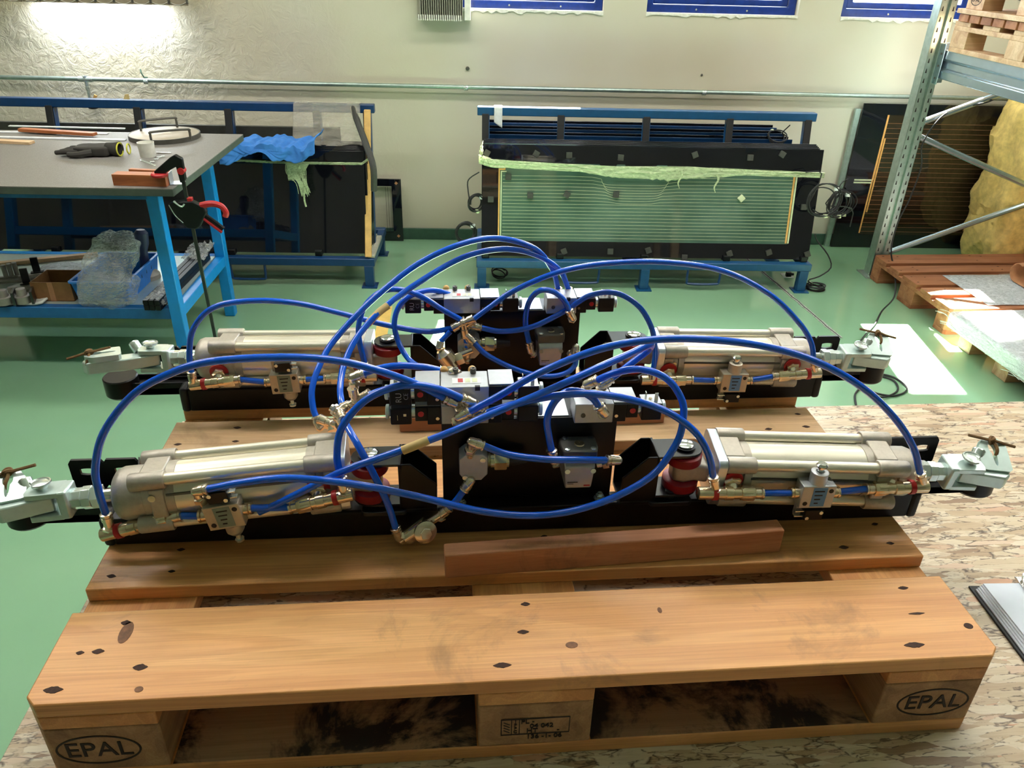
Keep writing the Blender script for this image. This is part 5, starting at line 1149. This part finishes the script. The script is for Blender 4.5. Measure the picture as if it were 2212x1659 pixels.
    for xx, yy_ in ((.050, -.030), (.087, -.030), (.050, -.002), (.088, -.002)): part('cover_screw', MB(G).lathe((xx, yy_, .158), (0, 0, 1), [(0, .0042), (.0015, .0042), (.002, .002)], 12), 'zinc', sq)
    for xx in (.050, .087): part('face_screw', MB(G).lathe((xx, -.0405, .128), (0, -1, .1), [(0, .0038), (.002, .0038)], 12), 'zinc', sq)
    part('type_print', MB(G).box(.051, .066, -.0406, -.040, .1075, .1085).box(.051, .060, -.0406, -.040, .105, .1054), 'ink', sq)
    part('maker_print', MB(G).box(.075, .084, -.0406, -.040, .101, .103), 'red_plastic', sq)
    return t
def slot(n): return [(.022*max(-1, min(1, 1.5*math.cos(2*PI*k/n))), .011*math.sin(2*PI*k/n)) for k in range(n)]
def rs_rect(a, b, z0, z1, n=24):
    cx, cz = (a+b)/2, .073; out = []
    for k in range(n):
        t_ = 2*PI*k/n; dx, dz = math.cos(t_), math.sin(t_)
        tt = min([((b-cx) if dx > 0 else (a-cx))/dx if abs(dx) > 1e-6 else 9, ((z1-cz) if dz > 0 else (z0-cz))/dz if abs(dz) > 1e-6 else 9]); out.append((cx+dx*tt, cz+dz*tt))
    return out
FM = machine('front pneumatic cylinder assembly on a black beam across the pallet', (0, 0, 0), [((-.265, 0, .112), (-.605, -.025, .098)), ((.274, 0, .100), (.612, -.012, .087))], True)
RM = machine('rear pneumatic cylinder assembly on a black beam at the back of the pallet', (.006, .375, 0), [((-.263, 0, .102), (-.575, 0, .105)), ((.273, 0, .092), (.608, 0, .083))], False)

# ---------------- blue air tubes: points are (pixel x, pixel y, depth)
def air(t, pts, s=None, e=None, name='air_tube', r=TR, sub=6):
    P = [yp(*q) for q in pts]
    g = part(name, MB().tube(P, r, 12, sub=sub), 'air_tube_blue', t)
    if s is not None: fitting(t, P[0], P[0]-P[1], tgt=None if s is True else (s if isinstance(s, V) else yp(*s)))
    if e is not None: fitting(t, P[-1], P[-1]-P[-2], tgt=None if e is True else (e if isinstance(e, V) else yp(*e)))
    return g, P
O1 = V((.615, .29, .144)); O2 = O1+V((.006, .375, 0))
# front assembly
air(FM, [(229, 1112, .235), (213, 1060, .237), (206, 1010, .24), (224, 935, .245), (285, 855, .25), (360, 810, .25), (450, 782, .25), (600, 772, .255), (720, 778, .26), (815, 800, .265), (900, 830, .27), (962, 861, .272)], (236, 1148, .236), (1000, 885, .282))
air(FM, [(737, 1034, .235), (728, 985, .24), (738, 925, .25), (785, 868, .26), (845, 838, .265), (901, 832, .268), (952, 842, .27), (1000, 861, .272)], (743, 1068, .235), (1030, 880, .285))
air(FM, [(1012, 890, .262), (1078, 855, .262), (1154, 811, .26), (1243, 772, .258), (1319, 748, .255), (1400, 735, .25), (1500, 732, .248), (1640, 746, .245), (1760, 780, .24), (1860, 835, .24), (1930, 900, .24), (1972, 965, .237), (1988, 1024, .235)], (985, 915, .272), (1990, 1050, .235))
air(FM, [(1050, 893, .265), (1100, 876, .26), (1180, 858, .255), (1263, 850, .252), (1353, 861, .25), (1440, 889, .247), (1500, 932, .243), (1530, 980, .238), (1541, 1032, .235)], (1025, 905, .28), (1546, 1062, .235))
G1, P1 = air(FM, [(560, 1106, .236), (600, 1088, .232), (650, 1063, .228), (740, 1018, .225), (820, 989, .225), (900, 961, .228), (980, 930, .235), (1060, 895, .24), (1180, 845, .25), (1290, 795, .27), (1370, 760, .30), (1405, 744, .31), (1400, 757, .32), (1370, 780, .32), (1342, 802, .315), (1318, 819, .31)], None, (1300, 842, .315))
part('tape_sleeve', MB().tube([yp(870, 973, .2265), yp(895, 963, .227), yp(926, 950, .229)], .0062, 12, sub=3), 'masking_tape', FM, label='cream tape wrapped round the blue tube')
air(FM, [(1288, 822, .30), (1330, 805, .29), (1385, 798, .28), (1440, 818, .27), (1472, 862, .26), (1476, 905, .25), (1460, 960, .24), (1405, 1030, .225), (1300, 1085, .215), (1180, 1112, .21), (1050, 1106, .21), (900, 1072, .21), (760, 1045, .21), (620, 1033, .215), (520, 1043, .22), (446, 1057, .225)], (1268, 840, .305), (440, 1090, .232))
air(FM, [(1294, 878, .258), (1280, 860, .256), (1256, 847, .256), (1225, 846, .258), (1198, 868, .262), (1182, 905, .262), (1186, 945, .262), (1192, 975, .26)], (1300, 893, .272), (1205, 1002, .262))
air(FM, [(1042, 962, .25), (1100, 982, .245), (1180, 992, .243), (1250, 993, .243), (1313, 994, .25)], (1015, 985, .262), (1290, 1002, .26))
air(FM, [(1004, 1056, .255), (985, 1082, .252), (968, 1098, .25)], (1012, 1032, .265), (950, 1122, .248))
air(FM, [(855, 1142, .245), (838, 1090, .248), (810, 1030, .255), (775, 965, .27), (752, 925, .30), (741, 905, .32)], (880, 1155, .245), (715, 880, .34))
# inline disc filter in front of the beam
q = yp(917, 1135, .246); ax_ = (yp(945, 1112, .245)-yp(885, 1152, .245)).normalized()
fl = mk('disc_filter', None, FM); fl.empty_display_size = .01
part('filter_disc', MB().lathe(q-V((.0, .012, 0)), (.35, -1, .35), [(0, .012), (.003, .0165), (.007, .0165), (.009, .012)], 28), 'nickel', fl)
part('filter_body', MB().cyl(q-ax_*.034, q+ax_*.004, .0115, 18).cyl(q-ax_*.044, q-ax_*.03, .007, 14), 'nickel', fl)
part('hex_nut', MB().hexn(q-V((0, .018, 0))+ax_*.002, (.35, -1, .35), .006, .009), 'nickel', fl)
part('filter_stem', MB().cyl(q+ax_*.002, q+ax_*.03, .006, 14), 'nickel', fl)
# rear assembly
air(RM, [(414, 806, .61), (409, 765, .615), (418, 710, .62), (460, 665, .625), (540, 650, .63), (640, 655, .635), (740, 678, .64), (830, 701, .64), (920, 716, .64), (978, 709, .64)], (420, 830, .61), None)
air(RM, [(788, 786, .61), (777, 740, .615), (775, 705, .62), (788, 662, .63), (820, 632, .635), (858, 625, .64), (905, 638, .64), (955, 668, .645), (998, 692, .645)], (793, 812, .61), (1010, 705, .65))
air(RM, [(979, 639, .69), (935, 627, .68), (890, 637, .66), (862, 662, .65), (852, 700, .64), (862, 742, .63), (885, 778, .60), (918, 797, .52), (950, 800, .42), (972, 803, .34)], (1000, 650, .70), (995, 812, .33))
air(FM, [(784, 808, .34), (815, 797, .34), (860, 790, .34), (915, 793, .34), (960, 803, .335), (975, 808, .333)], (768, 838, .34), (992, 822, .33))
air(RM, [(1206, 626, .70), (1192, 580, .69), (1155, 537, .67), (1080, 515, .65), (1000, 526, .62), (900, 572, .60), (800, 652, .56), (722, 735, .52), (690, 790, .48), (674, 840, .45), (676, 880, .43), (684, 903, .42)], (1215, 650, .70), (712, 910, .41))
air(RM, [(1229, 627, .70), (1208, 583, .69), (1155, 550, .67), (1085, 538, .65), (1000, 556, .62), (900, 613, .58), (826, 668, .54), (772, 728, .50), (744, 785, .46), (735, 835, .42), (738, 870, .39), (746, 900, .37)], (1236, 650, .70), None)
part('tape_sleeve', MB().tube([yp(838, 660, .546), yp(818, 675, .536), yp(795, 699, .522)], .0062, 12, sub=3), 'masking_tape', RM, label='cream tape wrapped round the thin blue tube')
air(RM, [(1022, 690, .64), (1060, 662, .645), (1110, 628, .65), (1200, 590, .655), (1300, 570, .655), (1430, 566, .65), (1560, 585, .64), (1660, 634, .63), (1725, 696, .62), (1752, 740, .615), (1758, 783, .61)], True, (1760, 805, .61))
air(RM, [(1038, 708, .645), (1085, 716, .64), (1150, 706, .64), (1220, 672, .645), (1275, 638, .65), (1330, 633, .65), (1380, 662, .64), (1408, 710, .63), (1415, 760, .62), (1411, 800, .61)], (1015, 695, .65), (1412, 822, .61))
air(RM, [(1230, 672, .635), (1218, 648, .635), (1195, 630, .638), (1165, 628, .64), (1143, 652, .645), (1135, 695, .645), (1143, 742, .64)], (1234, 690, .65), (1155, 768, .64))
air(RM, [(1022, 738, .63), (1048, 764, .625), (1085, 785, .62), (1130, 803, .61), (1180, 813, .605), (1222, 806, .61), (1242, 788, .62), (1243, 768, .625)], (1010, 752, .64), (1228, 775, .635))
air(RM, [(1007, 730, .635), (1008, 752, .635)], None, (1010, 782, .64))
air(RM, [(973, 716, .635), (952, 738, .63)], None, None)
air(FM, [(800, 852, .36), (835, 840, .36), (870, 830, .36), (905, 820, .35), (945, 815, .34)], None, None)
# tee clusters
def tee(t, p, a, b, c, r=.0078):
    g = mk('tee_fitting', None, t); g.empty_display_size = .01; p = yp(*p)
    for q_ in (a, b, c):
        e = yp(*q_); d = (e-p); part('tee_branch', MB().lathe(p, d, [(0, r*.75), (d.length*.45, r*.75), (d.length*.46, r), (d.length*.9, r), (d.length*.91, r*1.1), (d.length, r*1.1)], 14), 'nickel', g)
    part('tee_core', MB().sph(p, r*.95, 8), 'nickel', g)
tee(RM, (1000, 697, .635), (978, 709, .635), (1023, 688, .635), (1006, 728, .635))
tee(FM, (768, 868, .36), (740, 882, .36), (800, 850, .36), (762, 838, .36))
tee(FM, (728, 895, .35), (745, 880, .355), (732, 905, .35), (740, 912, .345))
tee(RM, (718, 916, .40), (690, 905, .41), (735, 918, .38), (720, 932, .39))
# cartridge filter hanging at the rear plate
q = yp(968, 778, .625); ax_ = (yp(985, 800, .625)-yp(950, 752, .625)).normalized()
fl = mk('cartridge_filter', None, RM); fl.empty_display_size = .01
part('filter_body', MB().lathe(q-ax_*.024, ax_, [(0, .009), (.006, .014), (.008, .017), (.028, .017), (.030, .012), (.040, .012), (.041, .008), (.050, .008)], 24), 'nickel', fl)
part('filter_elbow', MB().sph(q-ax_*.03, .007, 8).cyl(q-ax_*.03, yp(952, 738, .63), .0068, 14), 'nickel', fl)
part('filter_nut', MB().hexn(q+ax_*.006+V((.012, 0, .006)), (1, 0, .4), .014, .012).cyl(q+V((.012, 0, .006)), q+V((.045, 0, .02)), .006), 'nickel', fl)
part('red_ring', MB().lathe(q+ax_*.022, ax_, [(0, .0115), (.004, .0115)], 18), 'red_plastic', fl, label='red sealing ring')
